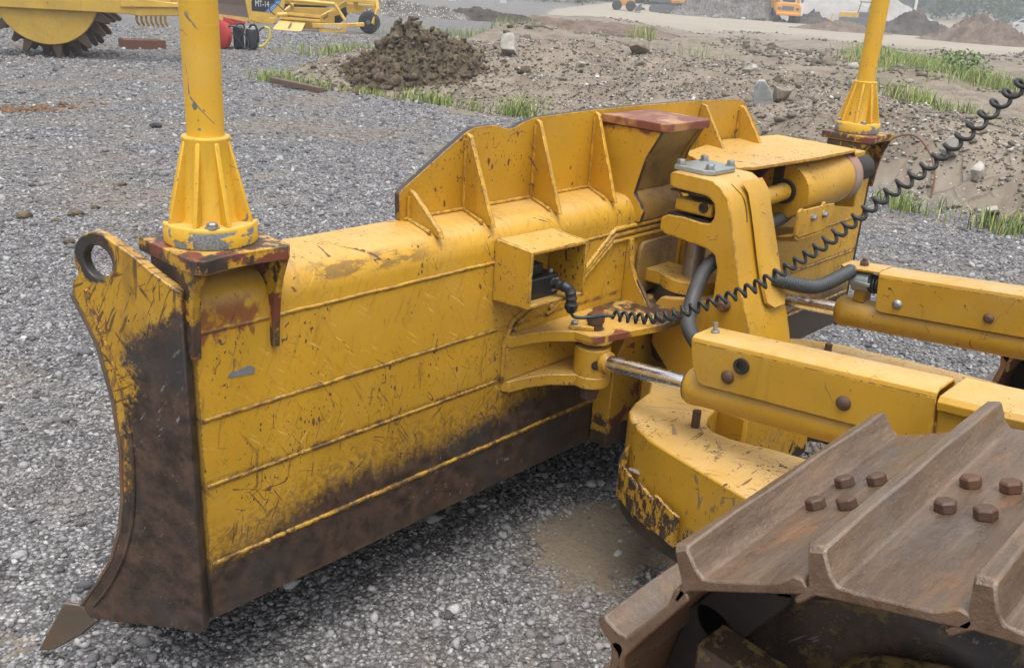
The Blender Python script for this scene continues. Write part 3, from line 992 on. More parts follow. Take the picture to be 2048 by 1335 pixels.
def blade_marks(t, c):
    x, y, z = t.sep(t.pos)[:3]
    nb = t.noise(t.scaled(t.pos, (28, 28, 45)), 1, 5, .7)
    for zb, up, dn, k in ((.698, .022, .012, .9), (.883, .010, .009, .75), (1.113, .006, .009, .55), (.468, .02, .012, .9)):
        d = t.math('SUBTRACT', z, zb)
        m_ = t.mul(t.step(d, -dn - .004, -dn * .4), t.step(d, up, up * .35))
        m_ = t.mul(m_, t.step(nb, .40, .60, .08, k))
        c = t.mix(m_, c, (.065, .034, .016))
    # gouges and rubbed scratches, dark through to rust and light where only the top coat went
    for k, (rot, sc, lo, ar) in enumerate((((0, .42, 0), (80, 3, 7), .60, .45), ((0, -.55, 0), (100, 3, 8), .605, .47), ((0, .12, 0), (60, 3, 5), .61, .46), ((0, 1.0, 0), (90, 3, 7), .62, .50))):
        n_ = t.noise(t.scaled(t.pos, sc, rot), 1, 3, .6)
        a_ = t.step(t.noise(t.pos, 2.4 + .7 * k, 4, .6), ar, ar + .07)
        lowr = t.step(z, 1.0, .45, .25, 1.0)
        c = t.mix(t.mul(t.mul(t.step(n_, lo, lo + .02), a_), t.mul(lowr, .85)), c, (.085, .042, .02))
    for k, (rot, sc) in enumerate((((0, .7, 0), (120, 3, 10)), ((0, -.9, 0), (120, 3, 10)))):
        n_ = t.noise(t.scaled(t.pos, sc, rot), 1, 3, .6)
        a_ = t.step(t.noise(t.pos, 1.7 + k, 3, .6), .52, .60)
        c = t.mix(t.mul(t.mul(t.step(n_, .615, .65), a_), .5), c, (.72, .52, .17))
    rs = t.noise(t.scaled(t.pos, (34, 6, 2.2)), 1, 4, .6)
    c = t.mix(t.mul(t.step(rs, .60, .75), t.step(t.noise(t.pos, 1.9, 3), .42, .62, 0, .55)), c, (.24, .095, .02))
    return c
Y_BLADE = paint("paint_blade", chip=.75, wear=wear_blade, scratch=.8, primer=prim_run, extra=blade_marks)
def wing_marks(t, c):
    for k, (rot, sc, lo, ar) in enumerate((((.45, 0, 0), (3, 85, 8), .595, .42), ((-.6, 0, 0), (3, 95, 8), .605, .45), ((1.1, 0, 0), (3, 80, 8), .61, .46), ((.05, 0, 0), (3, 60, 4), .60, .42))):
        n_ = t.noise(t.scaled(t.pos, sc, rot), 1, 3, .6)
        a_ = t.step(t.noise(t.pos, 3.1 + .7 * k, 4, .6), ar, ar + .07)
        c = t.mix(t.mul(t.mul(t.step(n_, lo, lo + .02), a_), .85), c, (.075, .038, .02))
    g = t.step(t.noise(t.scaled(t.pos, (12, 12, 4)), 1, 6, .7), .48, .68, 0, .6)
    return t.mix(g, c, (.20, .105, .02))
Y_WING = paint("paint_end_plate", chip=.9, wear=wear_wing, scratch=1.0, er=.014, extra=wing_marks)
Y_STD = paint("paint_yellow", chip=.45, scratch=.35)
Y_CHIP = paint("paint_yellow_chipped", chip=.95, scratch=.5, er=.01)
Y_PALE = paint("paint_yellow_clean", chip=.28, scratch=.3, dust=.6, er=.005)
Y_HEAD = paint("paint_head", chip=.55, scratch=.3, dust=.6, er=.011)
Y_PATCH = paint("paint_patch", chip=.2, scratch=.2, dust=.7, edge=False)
def arm_marks(t, c):
    for k, (rot, sc, lo) in enumerate((((0, 0, .5), (70, 7, 20), .60), ((0, 0, -.8), (60, 7, 20), .61), ((.4, .3, 1.6), (60, 8, 8), .61))):
        n_ = t.noise(t.scaled(t.pos, sc, rot), 1, 4, .65)
        a_ = t.step(t.noise(t.pos, 4 + k, 4, .6), .46, .54)
        c = t.mix(t.mul(t.mul(t.step(n_, lo, lo + .025), a_), .8), c, (.15, .115, .085) if k < 2 else (.07, .036, .02))
    return c
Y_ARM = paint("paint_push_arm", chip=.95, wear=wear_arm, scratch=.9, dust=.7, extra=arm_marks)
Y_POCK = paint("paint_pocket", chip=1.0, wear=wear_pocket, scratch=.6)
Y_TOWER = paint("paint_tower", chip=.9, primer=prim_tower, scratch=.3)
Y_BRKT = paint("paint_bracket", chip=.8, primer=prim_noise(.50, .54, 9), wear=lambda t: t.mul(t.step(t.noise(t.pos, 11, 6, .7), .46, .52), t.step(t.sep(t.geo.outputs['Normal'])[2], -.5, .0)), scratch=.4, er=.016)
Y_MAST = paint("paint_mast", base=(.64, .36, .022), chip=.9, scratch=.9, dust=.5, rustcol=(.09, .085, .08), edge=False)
def wear_flange(t):
    z = t.sep(t.pos)[2]
    return t.mul(t.step(t.noise(t.pos, 13, 4, .6), .51, .54), t.step(z, 1.362, 1.352))
Y_FLNG = paint("paint_mast_flange", base=(.66, .375, .022), chip=.3, scratch=.1, dust=.5, wear=wear_flange, wearcol=(.21, .22, .215), rustcol=(.09, .085, .08), edge=False)
M_CHROME = bare("chrome_rod", (.86, .87, .89), .05, .24, 1.0, 0, 30, bstr=.05)
M_PINST = bare("dark_pin_steel", (.30, .27, .24), .35, .42, .7, .15, 12)
M_BOLT = bare("rusty_bolt", (.10, .058, .04), .4, .6, .3, .3, 30)
M_ZINC = bare("zinc_bolt", (.30, .31, .30), .3, .45, .7, .1, 30)
M_STEELPL = bare("galvanised_plate", (.30, .33, .32), .22, .5, .5, 0, 22)
M_RUB = bare("black_rubber", (.018, .019, .021), .3, .48, 0, 0, 25, bstr=.12)
M_HOSE = bare("grey_hose_sleeve", (.040, .043, .046), .3, .58, 0, 0, 14, dust=(.075, .072, .066))
M_PLAST = bare("black_plastic", (.014, .014, .015), .2, .38, 0, 0, 20, bstr=.08)
M_DARK = bare("greasy_dark_steel_and_shade", (.016, .013, .011), .5, .6, 0, .10, 9, dust=(.04, .029, .02))
def shoe_mat():
    t = NT("worn_track_steel")
    p = t.pos
    a = t.noise(t.scaled(p, (2.2, 16, 16)), 1.0, 6, .7)
    c = t.mix(t.step(a, .3, .7), (.092, .058, .036), (.20, .135, .088))
    c = t.mix(t.step(t.noise(p, 4.5, 5, .62), .50, .66, 0, .55), c, (.14, .12, .105))
    c = t.mix(t.step(t.noise(t.scaled(p, (3, 9, 9)), 1.0, 6, .7), .53, .68, 0, .8), c, (.25, .125, .055))
    c = t.mix(t.step(t.noise(p, 60, 5, .75), .60, .70, 0, .7), c, (.055, .035, .025))
    v = t.vor(p, 95)
    c = t.mix(t.math('LESS_THAN', v.outputs['Distance'], t.mul(t.math('SUBTRACT', t.sepc(v.outputs['Color'])[0], .95), 3.0)), c, (.33, .29, .25))
    e = t.mul(edge_mask(t, .009, .03, .14), t.step(t.noise(p, 16, 4, .6), .35, .55))
    nz = t.sep(t.geo.outputs['Normal'])[2]
    c = t.mix(t.mul(e, t.step(nz, .1, .6, .0, .7)), c, (.40, .37, .35))
    c = t.mix(t.mul(t.step(nz, .15, -.2), .8), c, (.17, .075, .03))
    h = t.plus(a, t.plus(t.mul(t.noise(p, 42, 6, .75), .9), t.mul(t.noise(p, 9, 3), .8)))
    return t.done(c, t.step(a, .25, .75, .22, .40), .2, t.bump(h, .6, .008), .7)
M_SHOE = shoe_mat()
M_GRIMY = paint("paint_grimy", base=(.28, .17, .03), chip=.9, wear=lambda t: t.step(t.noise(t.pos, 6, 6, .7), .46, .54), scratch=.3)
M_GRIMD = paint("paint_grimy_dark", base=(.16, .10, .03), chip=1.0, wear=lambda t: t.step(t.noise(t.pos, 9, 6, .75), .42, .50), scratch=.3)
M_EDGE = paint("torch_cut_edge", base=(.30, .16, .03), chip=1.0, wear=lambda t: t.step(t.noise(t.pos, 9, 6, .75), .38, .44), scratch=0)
Y_DIRT_SHADE = paint("paint_muddy_shaded", base=(.33, .19, .04), chip=1.0, wear=lambda t: t.step(t.noise(t.pos, 7, 6, .72), .35, .75, .1, .75), scratch=.5, dust=.6)
M_DIRTY = bare("rust_and_dirt", (.085, .06, .042), .5, .85, 0, .75, 8, dust=(.13, .10, .075))

doz = empty("bulldozer", (1.925, -1.6, 0), 0, "yellow bulldozer with a wide scratched blade and rusty track in the foreground", "bulldozer")
OFF[doz.name] = Vector((1.925, -1.6, 0))

# ---- blade shell (the back box; concave front)
b = MB()
prof = [(0, .30), (0, 1.15)] + [(.075 - .075 * math.cos(a), 1.15 + .08 * math.sin(a)) for a in [math.radians(k) for k in (15, 30, 45, 60, 75, 90)]]
prof += [(.225, 1.232), (.235, 1.15), (.215, 1.0), (.19, .88), (.185, .64), (.225, .45), (.32, .26), (.47, .06), (.44, .04), (.30, .17)]
xs = [.03 + (BL - .06) * k / 40 for k in range(41)]
npf = len(prof)
vs, fs = [], []
for x in xs:
    vs += [(x, y, z) for y, z in prof]
for k in range(40):
    for i in range(npf):
        j = (i + 1) % npf
        fs.append((k * npf + i, k * npf + j, (k + 1) * npf + j, (k + 1) * npf + i))
fs += [tuple(range(npf)), tuple(range(40 * npf, 41 * npf))[::-1]]
b.add(vs, fs)
# straight steps of plate along the back
blade = b.build("blade", Y_BLADE, doz, smooth=40)

def bead(x0, x1, z, y=.0012, r=.009, mat=None, parent=None):
    m_ = MB()
    n = int((x1 - x0) / .012)
    pts = [(x0 + (x1 - x0) * k / n, y, z + .0006 * math.sin(k * .37) + random.gauss(0, .0005)) for k in range(n + 1)]
    m_.tube(pts, r, 7, rad=[r * .66 * (1 + random.gauss(0, .07)) for k in range(n + 1)])
    return m_.build("weld_bead", mat or Y_BLADE, parent or blade, smooth=60)
def bead3(pts, r=.009, mat=None, parent=None):
    m_ = MB()
    P = []
    for a, c in zip(pts[:-1], pts[1:]):
        a, c = Vector(a), Vector(c)
        n = max(2, int((c - a).length / .012))
        P += [a.lerp(c, k / n) for k in range(n)]
    P.append(Vector(pts[-1]))
    m_.tube(P, r, 7, rad=[r * .8 * (1 + .10 * math.sin(k * 2.2) + random.gauss(0, .06)) for k in range(len(P))])
    return m_.build("weld_bead", mat or Y_BLADE, parent or blade, smooth=60)
pt = MB().slab([(.107, -.0005, .981), (.113, -.0005, .990), (.124, -.0005, .996), (.136, -.0005, .991), (.142, -.0005, .996), (.171, -.0005, .998), (.185, -.0005, .988), (.182, -.0005, .972), (.142, -.0005, .976)], (0, -.0012, 0))
pt.build("bare_patch", bare("grey_primer_patch", (.17, .165, .165), .2, .6, 0, 0, 12), blade)
bead(.26, 1.04, 1.113)
bead(.035, .24, 1.113)
bead(1.31, 1.62, 1.113)
bead(2.3, 3.60, 1.113)
bead(.035, 1.07, .883)
bead(2.75, 3.78, .883)
bead(.035, 1.08, .698)
bead(2.6, 3.78, .698)
bead(.035, 1.68, .468, r=.011)
bead(2.1, 3.80, .468, r=.011)
# centre reinforcement: stepped seam
for o_ in (0, .022, .044):
    bead3([(1.335 - o_ * .6, -.004, .925 - o_), (1.51 - o_ * .5, -.004, 1.02 - o_), (1.65, -.004, 1.128 - o_), (2.04, -.004, 1.128 - o_)], .011)
    bead3([(2.04, -.004, 1.128 - o_), (2.2, -.004, 1.128 - o_), (2.34 + o_ * .5, -.004, 1.02 - o_), (2.52 + o_ * .6, -.004, .925 - o_)], .011)
for o_ in (0, .02):
    bead3([(1.32, -.004, .975 - o_), (1.14 + o_, -.004, .90 - o_), (1.105 + o_, -.004, .82), (1.105 + o_, -.004, .69 + o_), (1.15, -.004, .655 + o_), (1.42, -.004, .66 + o_), (1.56, -.004, .58), (1.66 - o_, -.004, .45), (1.69 - o_, -.004, .31)], .01)

# ---- end plates, splayed outwards; lifting eye at the top
def wing(sign):
    out = [(.0, .285), (.006, .268), (.022, .256), (.10, .252), (.29, .214), (.38, .202), (.402, .234), (.335, .33), (.279, .42), (.243, .52), (.222, .62), (.212, .76), (.220, .907), (.25, 1.045), (.285, 1.12), (.312, 1.17), (.308, 1.20), (.288, 1.225)]
    out += arc2(.224, 1.264, .072, -28, 128, 12)
    out += [(.13, 1.297), (.075, 1.262), (.03, 1.238), (.0, 1.225)]
    hole = arc2(.226, 1.264, .040, 0, 345, 23)
    mb = holed_plate(out, [hole], 'x', 0, .028)
    f = MB()
    rim = [(.402, .234), (.335, .33), (.279, .42), (.243, .52), (.222, .62), (.212, .76), (.220, .907), (.25, 1.045), (.285, 1.12), (.312, 1.17)]
    f.slab([(0, u, v) for u, v in rim] + [(0, u + .012, v) for u, v in rim[::-1]], (.03, 0, 0))
    seam = [(.36, .25), (.30, .33), (.245, .43), (.205, .54), (.185, .65), (.178, .78), (.188, .91), (.215, 1.03), (.262, 1.15), (.27, 1.19)]
    g = MB()
    P = spline([(-.001, u, v) for u, v in seam], 14)
    g.tube(P, .005, 6, rad=[.005 * (1 + random.gauss(0, .15)) for _ in P])
    bit = MB()
    bit.slab([(.002, .590, .020), (.002, .470, .226), (.002, .405, .236), (.002, .355, .20), (.002, .43, .125), (.002, .53, .045)], (.022, .004, -.012))
    for m_ in (mb, f, g, bit):
        q = []
        for x, u, v in m_.v:
            X_, Y_ = x * CT - u * ST, x * ST + u * CT
            q.append((X_, Y_, v) if sign > 0 else (BL - X_, Y_, v))
        m_.v = q
    e = mb.build("end_plate", Y_WING, blade, bevel=.004, smooth=30)
    if sign > 0: e['label'] = "splayed end plate with round lifting eye, rubbed to bare steel"
    f.build("moldboard_edge", M_DIRTY, blade, bevel=.003)
    g.build("weld_bead", Y_WING, blade, smooth=60)
    bit.build("corner_bit", bare("corner_bit_steel", (.13, .10, .07), .4, .5, .3, .35, 9, edge=(.34, .33, .32)) if sign > 0 else bpy.data.materials["corner_bit_steel"], blade, bevel=.003)
wing(1)
wing(-1)
c = MB()
c.slab([(.12, .30, .195), (BL - .12, .30, .195), (BL + .02, .505, .005), (-.02, .505, .005)], (0, .022, .012))
c.build("cutting_edge", M_DIRTY, blade, bevel=.003)
c = MB()
mp = [(.515, .02), (.36, .25), (.262, .42), (.215, .60), (.205, .78), (.215, .93), (.245, 1.07), (.262, 1.16)]
c.slab([(-.0, y, z) for y, z in mp] + [(-.0, y + .02, z) for y, z in mp[::-1]], (BL, 0, 0))
c.build("moldboard", M_DIRTY, blade, smooth=40)

# ---- spill guard with its gussets
top = [(.83, 1.226), (.826, 1.315), (.845, 1.332), (1.10, 1.482), (1.135, 1.494)] + [(1.135 + .27 * k / 10, 1.494 + .008 * k / 10 - .022 * math.exp(-((k - 6.2) / 1.9) ** 2)) for k in range(1, 10)] + [(1.42, 1.507), (1.7, 1.515), (2.0, 1.517), (2.4, 1.515), (2.76, 1.505), (2.80, 1.49), (2.92, 1.40), (2.985, 1.33), (3.02, 1.27), (3.03, 1.226)]
g = MB().prism(top, 'y', .205, .228)
g.build("spill_guard", Y_CHIP, blade, bevel=.003, rim=M_EDGE)
def gusset(xf, xb, zt, yb=.015):
    m_ = MB()
    m_.slab([(xf, .206, 1.222), (xf, .206, zt), (xf + (xb - xf) * .12, .18, zt - .006), (xb, yb, 1.243), (xb, yb - .012, 1.222)], (.017, 0, 0))
    o = m_.build("gusset", Y_CHIP, blade, bevel=.003)
    s_ = MB()
    P = [Vector((xf - .004, .200, 1.235 + (zt - .02 - 1.235) * k / 16)) for k in range(17)]
    s_.tube(P, .007, 6)
    P = [Vector((xf - .004 + (xb - xf) * k / 10, .2 - (.2 - yb - .03) * k / 10, 1.234)) for k in range(11)]
    s_.tube(P, .006, 6)
    s_.build("weld_bead", Y_CHIP, blade, smooth=60)
for xf, xb, zt in ((.865, .815, 1.325), (1.098, 1.03, 1.478), (1.425, 1.345, 1.502), (1.745, 1.645, 1.508)):
    gusset(xf, xb, zt)
for xf, xb, zt in ((2.45, 2.45, 1.502), (2.765, 2.765, 1.478), (2.99, 2.99, 1.30)):
    gusset(xf, xb, zt)
bead3([(.84, .2, 1.236), (1.74, .2, 1.236)], .008, Y_CHIP)

# ---- mast brackets and masts
def mast_bracket(x0, x1, yb, yf):
    zt = 1.315
    pl = MB()
    out = [(x0, yf), (x0, yb + .02), (x0 + .02, yb)]
    nseg = 12
    for k in range(1, nseg):
        t_ = k / nseg
        out.append((x0 + (x1 - x0) * t_, yb + .016 * math.sin(t_ * math.pi) * (1 if t_ > .2 else .5) - .004))
    out += [(x1 - .012, yb), (x1, yb + .012), (x1, yf)]
    pl.prism(out, 'z', zt - .034, zt)
    br = pl.build("mast_bracket", Y_BRKT, blade, bevel=.004)
    for xx, zb, t_ in ((x0 + .012, 1.055, .024), (x1 - .022, 1.035, .02)):
        m_ = MB()
        sh = [(-.001, zb), (-.014, zb - .002), (-.018, zb + .06), (-.026, zb + .13), (-.042, zb + .19), (yb + .012, zt - .036), (yf - .03, zt - .036), (yf - .03, 1.225), (.05, 1.2)]
        m_.prism(sh, 'x', xx, xx + t_)
        m_.build("bracket_gusset", Y_BRKT, blade, bevel=.003)
    return br
mast_bracket(0.0, .255, -.078, .19)
mast_bracket(BL - .262, BL + .015, -.075, .19)

def mast(cx, cy, rot, label):
    z0 = 1.316
    m_ = MB().lathe((cx, cy, z0), (0, 0, 1), [(0, .108), (.004, .109), (.046, .109), (.050, .106), (.050, .06)], 48)
    fl_ = m_.build("mast", Y_FLNG, doz, bevel=.0015, smooth=40)
    fl_['label'] = label
    m_ = MB().lathe((cx, cy, z0 + .048), (0, 0, 1), [(0, .072), (.012, .066), (.19, .0545), (.194, .0555), (.197, .0555), (.20, .053)], 40)
    m_.build("socket", Y_MAST, fl_, smooth=40)
    for k in range(8):
        a = rot + k * math.pi / 4
        d = Vector((math.cos(a), math.sin(a), 0))
        s_ = Vector((-d.y, d.x, 0)) * .0055
        m_ = MB()
        base = Vector((cx, cy, z0 + .049)) - s_
        m_.slab([base + d * .05, base + d * .102, base + d * .100 + Vector((0, 0, .012)), base + d * .056 + Vector((0, 0, .188)), base + d * .05 + Vector((0, 0, .188))], s_ * 2)
        m_.build("rib", Y_MAST, fl_, bevel=.0025)
    m_ = MB().cyl((cx, cy, z0 + .2), (cx, cy, z0 + 2.25), .0425, .0425, 40)
    m_.lathe((cx, cy, z0 + 2.25), (0, 0, 1), [(0, .0425), (.005, .05), (.05, .055), (.056, .05)], 32)
    m_.build("pole", Y_MAST, fl_, smooth=40)
    for k in range(0, 8, 2):
        a = rot + (k + .5) * math.pi / 4
        m_ = MB().cyl((cx + .092 * math.cos(a), cy + .092 * math.sin(a), z0 + .049), (cx + .092 * math.cos(a), cy + .092 * math.sin(a), z0 + .053), .017, n=20)
        m_.hexbolt((cx + .092 * math.cos(a), cy + .092 * math.sin(a), z0 + .052), (0, 0, 1), .0125, .011, a)
        m_.build("bolt", M_ZINC, fl_)
mast(.128, .074, math.radians(40), "tall yellow mast post with grey paint worn off its round flange")
mast(BL - .125, .072, math.radians(18), "far yellow mast post on the far end of the blade")

# ---- centre tower
arcL = [(-.072, 1.472), (-.055, 1.44), (-.02, 1.38), (.0, 1.31), (.01, 1.27), (.018, 1.24), (-.012, 1.21), (-.03, 1.18), (-.022, 1.14)]
for x0, x1 in ((1.772, 1.792), (2.032, 2.052)):
    t_ = MB().prism([(.206, 1.233), (.206, 1.472)] + arcL + [(.03, 1.14)], 'x', x0, x1)
    t_.build("tower_side_plate", Y_TOWER, blade, bevel=.003, rim=M_EDGE)
t_ = MB()
inn = [(y + .012, z) for y, z in arcL[:6]]
t_.slab([(1.792, y, z) for y, z in inn] + [(1.792, y + .018, z) for y, z in inn[::-1]], (.24, 0, 0))
inn2 = [(.02, 1.245), (.0, 1.215), (-.014, 1.18), (-.012, 1.14)]
t_.slab([(1.7935, y, z) for y, z in inn2] + [(1.7935, y + .03, z) for y, z in inn2[::-1]], (.237, 0, 0))
t_.build("curved_plate", Y_DIRT_SHADE, blade, smooth=50)  # muddy brown also carries the deep shade under the cap plate
t_ = MB().prism([(1.765, .19), (1.765, -.075), (1.785, -.098), (2.04, -.098), (2.06, -.075), (2.06, .19)], 'z', 1.4735, 1.503)
t_.build("tower_cap_plate", paint("paint_red_cap", base=(.36, .17, .06), chip=1.0, primer=prim_noise(.38, .52, 6), scratch=.6, dust=.0), blade, bevel=.003)

# ---- centre structure below the tower
c = MB()
c.prism(rrect(1.80, .86, 2.05, 1.06, .04), 'y', -.022, -.003)
c.build("reinforcement_plate", Y_DIRT_SHADE, blade, bevel=.005)
c = MB()
c.prism([(1.62, .30), (2.22, .30), (2.22, .64), (2.12, .80), (1.72, .80), (1.62, .64)], 'y', -.085, -.001)
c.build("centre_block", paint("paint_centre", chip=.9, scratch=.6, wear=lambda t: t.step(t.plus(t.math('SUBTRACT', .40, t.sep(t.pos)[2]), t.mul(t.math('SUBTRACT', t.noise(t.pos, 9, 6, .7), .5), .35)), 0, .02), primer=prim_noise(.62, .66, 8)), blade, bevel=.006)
for x0 in (1.735, 2.10):
    c = MB().prism([(0, 1.085), (-.02, 1.085), (-.03, .99), (-.06, .93), (-.115, .865), (-.17, .80), (0, .80)], 'x', x0, x0 + .022)
    c.build("side_gusset", Y_CHIP, blade, bevel=.003)
SHELF = [(1.50, -.002), (1.32, -.10), (1.34, -.20), (1.62, -.265), (2.23, -.265), (2.51, -.20), (2.53, -.10), (2.35, -.002)]
c = MB().prism(SHELF, 'z', .826, .852)
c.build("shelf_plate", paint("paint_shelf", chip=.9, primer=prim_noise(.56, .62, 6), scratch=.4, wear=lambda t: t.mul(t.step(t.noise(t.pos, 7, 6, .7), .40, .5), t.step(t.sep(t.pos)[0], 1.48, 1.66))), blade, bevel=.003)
bead3([(1.74, -.168, .80), (1.742, -.118, .868), (1.746, -.06, .94)], .008, M_DIRTY)
c = MB().lathe((1.925, -.16, .62), (0, 0, 1), [(0, .10), (.06, .115), (.12, .115), (.17, .09), (.19, .115), (.24, .118), (.30, .10)], 30)
c.build("ball_socket", M_DARK, blade, smooth=40)
c = MB().prism([(1.85, 0), (1.85, -.09)] + arc2(1.925, -.175, .112, 138, 402, 22) + [(2.0, -.09), (2.0, 0)], 'z', .905, .955)
c.build("pivot_lug", Y_CHIP, blade, bevel=.004)
c = MB().cyl((1.925, -.178, .955), (1.925, -.178, 1.13), .041, n=32)
c.lathe((1.925, -.178, 1.02), (0, 0, 1), [(0, .0418), (.004, .043), (.008, .0418)], 32)
c.build("pivot_pin", M_PINST, blade, smooth=40)

# ---- sensor box
c = MB()
t0 = .012
c.slab([(1.04, -.001, .99), (1.04, -.001, 1.19), (1.04, -.155, 1.183), (1.04, -.155, 1.0)], (t0, 0, 0))
c.slab([(1.30, -.001, .99), (1.30, -.001, 1.185), (1.30, -.155, 1.178), (1.30, -.155, .992)], (t0, 0, 0))
c.slab([(1.0525, -.001, 1.178), (1.2995, -.001, 1.174), (1.2995, -.155, 1.166), (1.0525, -.155, 1.171)], (0, 0, t0))
c.slab([(1.0525, -.001, .99), (1.2995, -.001, .985), (1.2995, -.155, .993), (1.0525, -.155, 1.0)], (0, 0, t0))
c.build("sensor_housing", Y_CHIP, blade, bevel=.003)
sn = MB()
sn.box((1.085, -.115, 1.006), (1.225, -.03, 1.075))
sn.box((1.095, -.09, 1.0755), (1.175, -.025, 1.112))
sens = sn.build("blade_sensor", M_PLAST, doz, bevel=.005)
sn = MB().box((1.192, -.118, 1.02), (1.219, -.1155, 1.062))
sn.build("name_plate", bare("grey_label", (.3, .31, .32), .1, .4), sens)
sn = MB()
cp = spline([(1.20, -.112, 1.045), (1.205, -.145, 1.045), (1.212, -.168, 1.038), (1.216, -.178, 1.018), (1.217, -.18, .99)], 6)
sn.tube(cp, .016, 12, rad=[.017 if k % 4 else .0195 for k in range(len(cp))])
sn.lathe((1.217, -.18, .992), (0, 0, -1), [(0, .018), (.002, .021), (.016, .021), (.02, .017), (.03, .012)], 16)
sn.build("connector", M_RUB, sens, smooth=45)
sn = MB().hexbolt((1.21, -.09, 1.076), (0, 0, 1), .008, .010)
sn.build("bolt", M_ZINC, sens)

# ---- coiled cable to the cab
path = spline([(1.216, -.18, .965), (1.225, -.195, .948), (1.262, -.23, .950), (1.298, -.28, .962), (1.40, -.37, .957), (1.462, -.50, 1.020), (1.574, -.60, 1.082), (1.635, -.66, 1.14), (1.682, -.76, 1.246), (1.69, -.90, 1.409), (1.69, -1.0, 1.513), (1.66, -1.10, 1.628), (1.614, -1.18, 1.724), (1.54, -1.27, 1.81), (1.45, -1.4, 1.92), (1.4, -1.6, 2.02)], 60)
P = [Vector(p) for p in path]
L = [0]
for a, c_ in zip(P[:-1], P[1:]):
    L.append(L[-1] + (c_ - a).length)
Ls = np.array(L)
PA = np.array([p[:] for p in P])
i0 = int(3.0 * 60)
s0 = Ls[i0]
tot = Ls[-1]
coil = [tuple(p) for p in path[:i0:6]]
ph = 0.0
s_ = s0
x_, y_, _ = frame(Vector(PA[i0 + 1] - PA[i0]))
prev = None
while s_ < tot - .01:
    f = (s_ - s0) / (tot - s0)
    pitch = .0255 + .030 * f
    c0 = np.array([np.interp(s_, Ls, PA[:, k]) for k in range(3)])
    c1 = np.array([np.interp(s_ + .01, Ls, PA[:, k]) for k in range(3)])
    d = vunit(Vector(c1 - c0))
    x_ = (x_ - d * x_.dot(d)).normalized()
    y_ = d.cross(x_)
    rr = (.0152 + .003 * f + .0012 * math.sin(s_ * 23)) * min(1, (s_ - s0) / .02 + .15)
    coil.append(tuple(Vector(c0) + (x_ * math.cos(ph) + y_ * math.sin(ph)) * rr))
    ph += 2 * math.pi / 12
    s_ += pitch / 12
cb = MB().tube(coil, .0058, 8)
cb.build("coiled_cable", M_RUB, doz, smooth=60)

# ---- C-frame head
hd = MB()
outl = [(-.13, 1.345), (-.115, 1.335), (-.12, 1.292), (-.14, 1.288), (-.27, 1.285)]
slot = [(-.285, 1.28), (-.305, 1.265), (-.312, 1.24), (-.312, 1.215), (-.30, 1.195), (-.27, 1.19), (-.19, 1.195)]
low = [(-.125, 1.19), (-.10, 1.175), (-.098, 1.135), (-.12, 1.12), (-.30, 1.105), (-.335, 1.09), (-.35, 1.05), (-.352, .95), (-.34, .92), (-.14, .885), (-.12, .86), (-.12, .70), (-.20, .62), (-.20, .36)]
back = [(-.62, .36), (-.56, .70), (-.525, .82), (-.505, .88), (-.455, .99), (-.425, 1.08), (-.395, 1.18), (-.375, 1.245), (-.355, 1.29), (-.32, 1.325), (-.285, 1.343)]
hd.prism(outl + slot + low + back, 'x', 1.79, 2.06)
head = hd.build("frame_head", Y_HEAD, doz, bevel=.005, smooth=38, seg=3)
c = MB().box((1.796, -.312, 1.2775), (2.05, -.122, 1.2835)).box((1.796, -.30, 1.1935), (2.05, -.12, 1.1965))
c.build("slot_grease_shade_lining", M_DARK, head)  # thin dark sheets added: grease and slot shade put into the colour
c = MB()
pts = [(-.335, 1.335), (-.365, 1.30), (-.385, 1.245), (-.406, 1.18), (-.436, 1.08), (-.466, .99), (-.49, .935), (-.505, .915)]
def patch(x0, x1):
    L_, R__ = [], []
    for k, (y, z) in enumerate(pts):
        f = k / (len(pts) - 1)
        tap = .03 * max(0, (f - .86) / .14) ** 2
        L_.append((x0 + tap, y - .001, z))
        R__.append((x1 - tap, y - .001, z))
    return L_, R__
A_, B_ = patch(1.905, 2.045)
n_ = len(A_)
th = [0.0, .0005, .001, .004, .008, .009, .009, .009]
vs = A_ + [(x + .004, y - h, z + h * .4) for (x, y, z), h in zip(A_, th)] + [(x - .004, y - h, z + h * .4) for (x, y, z), h in zip(B_, th)] + B_
fs = []
for i in range(n_ - 1):
    for g in range(3):
        fs.append((g * n_ + i, g * n_ + i + 1, (g + 1) * n_ + i + 1, (g + 1) * n_ + i))
    fs.append((3 * n_ + i, 3 * n_ + i + 1, i + 1, i))
fs += [(0, n_, 2 * n_, 3 * n_), (n_ - 1, 4 * n_ - 1, 3 * n_ - 1, 2 * n_ - 1)]
c.add(vs, fs)
c.build("wear_patch", Y_PATCH, head, smooth=60)
c = MB()
c.tube(spline([(1.865, -.318, 1.3265), (1.888, -.357, 1.287), (1.890, -.377, 1.245), (1.886, -.388, 1.205)], 6), .0025, 6)
c.build("casting_seam", M_DIRTY, head)
c = MB().prism([(1.828, -.105), (1.865, -.092), (2.01, -.092), (2.03, -.12), (2.02, -.235), (1.99, -.255), (1.855, -.255), (1.828, -.225)], 'z', 1.3455, 1.3615)
cap = c.build("cap_plate", M_STEELPL, head, bevel=.002)
for bx, by in ((1.85, -.118), (2.0, -.118), (1.86, -.23), (2.0, -.228)):
    c = MB().cyl((bx, by, 1.3615), (bx, by, 1.3645), .019, n=20)
    c.hexbolt((bx, by, 1.364), (0, 0, 1), .0155, .018, bx)
    c.build("bolt", M_ZINC, head)
c = MB()
c.box((1.812, -.288, 1.206), (1.95, -.135, 1.252))
c.build("trunnion_block", Y_CHIP, head, bevel=.008)
c = MB().ring((1.812, -.255, 1.238), (-1, 0, 0), .010, .018, .006, 24)
c.cyl((1.814, -.255, 1.238), (1.8105, -.255, 1.238), .011, n=20)
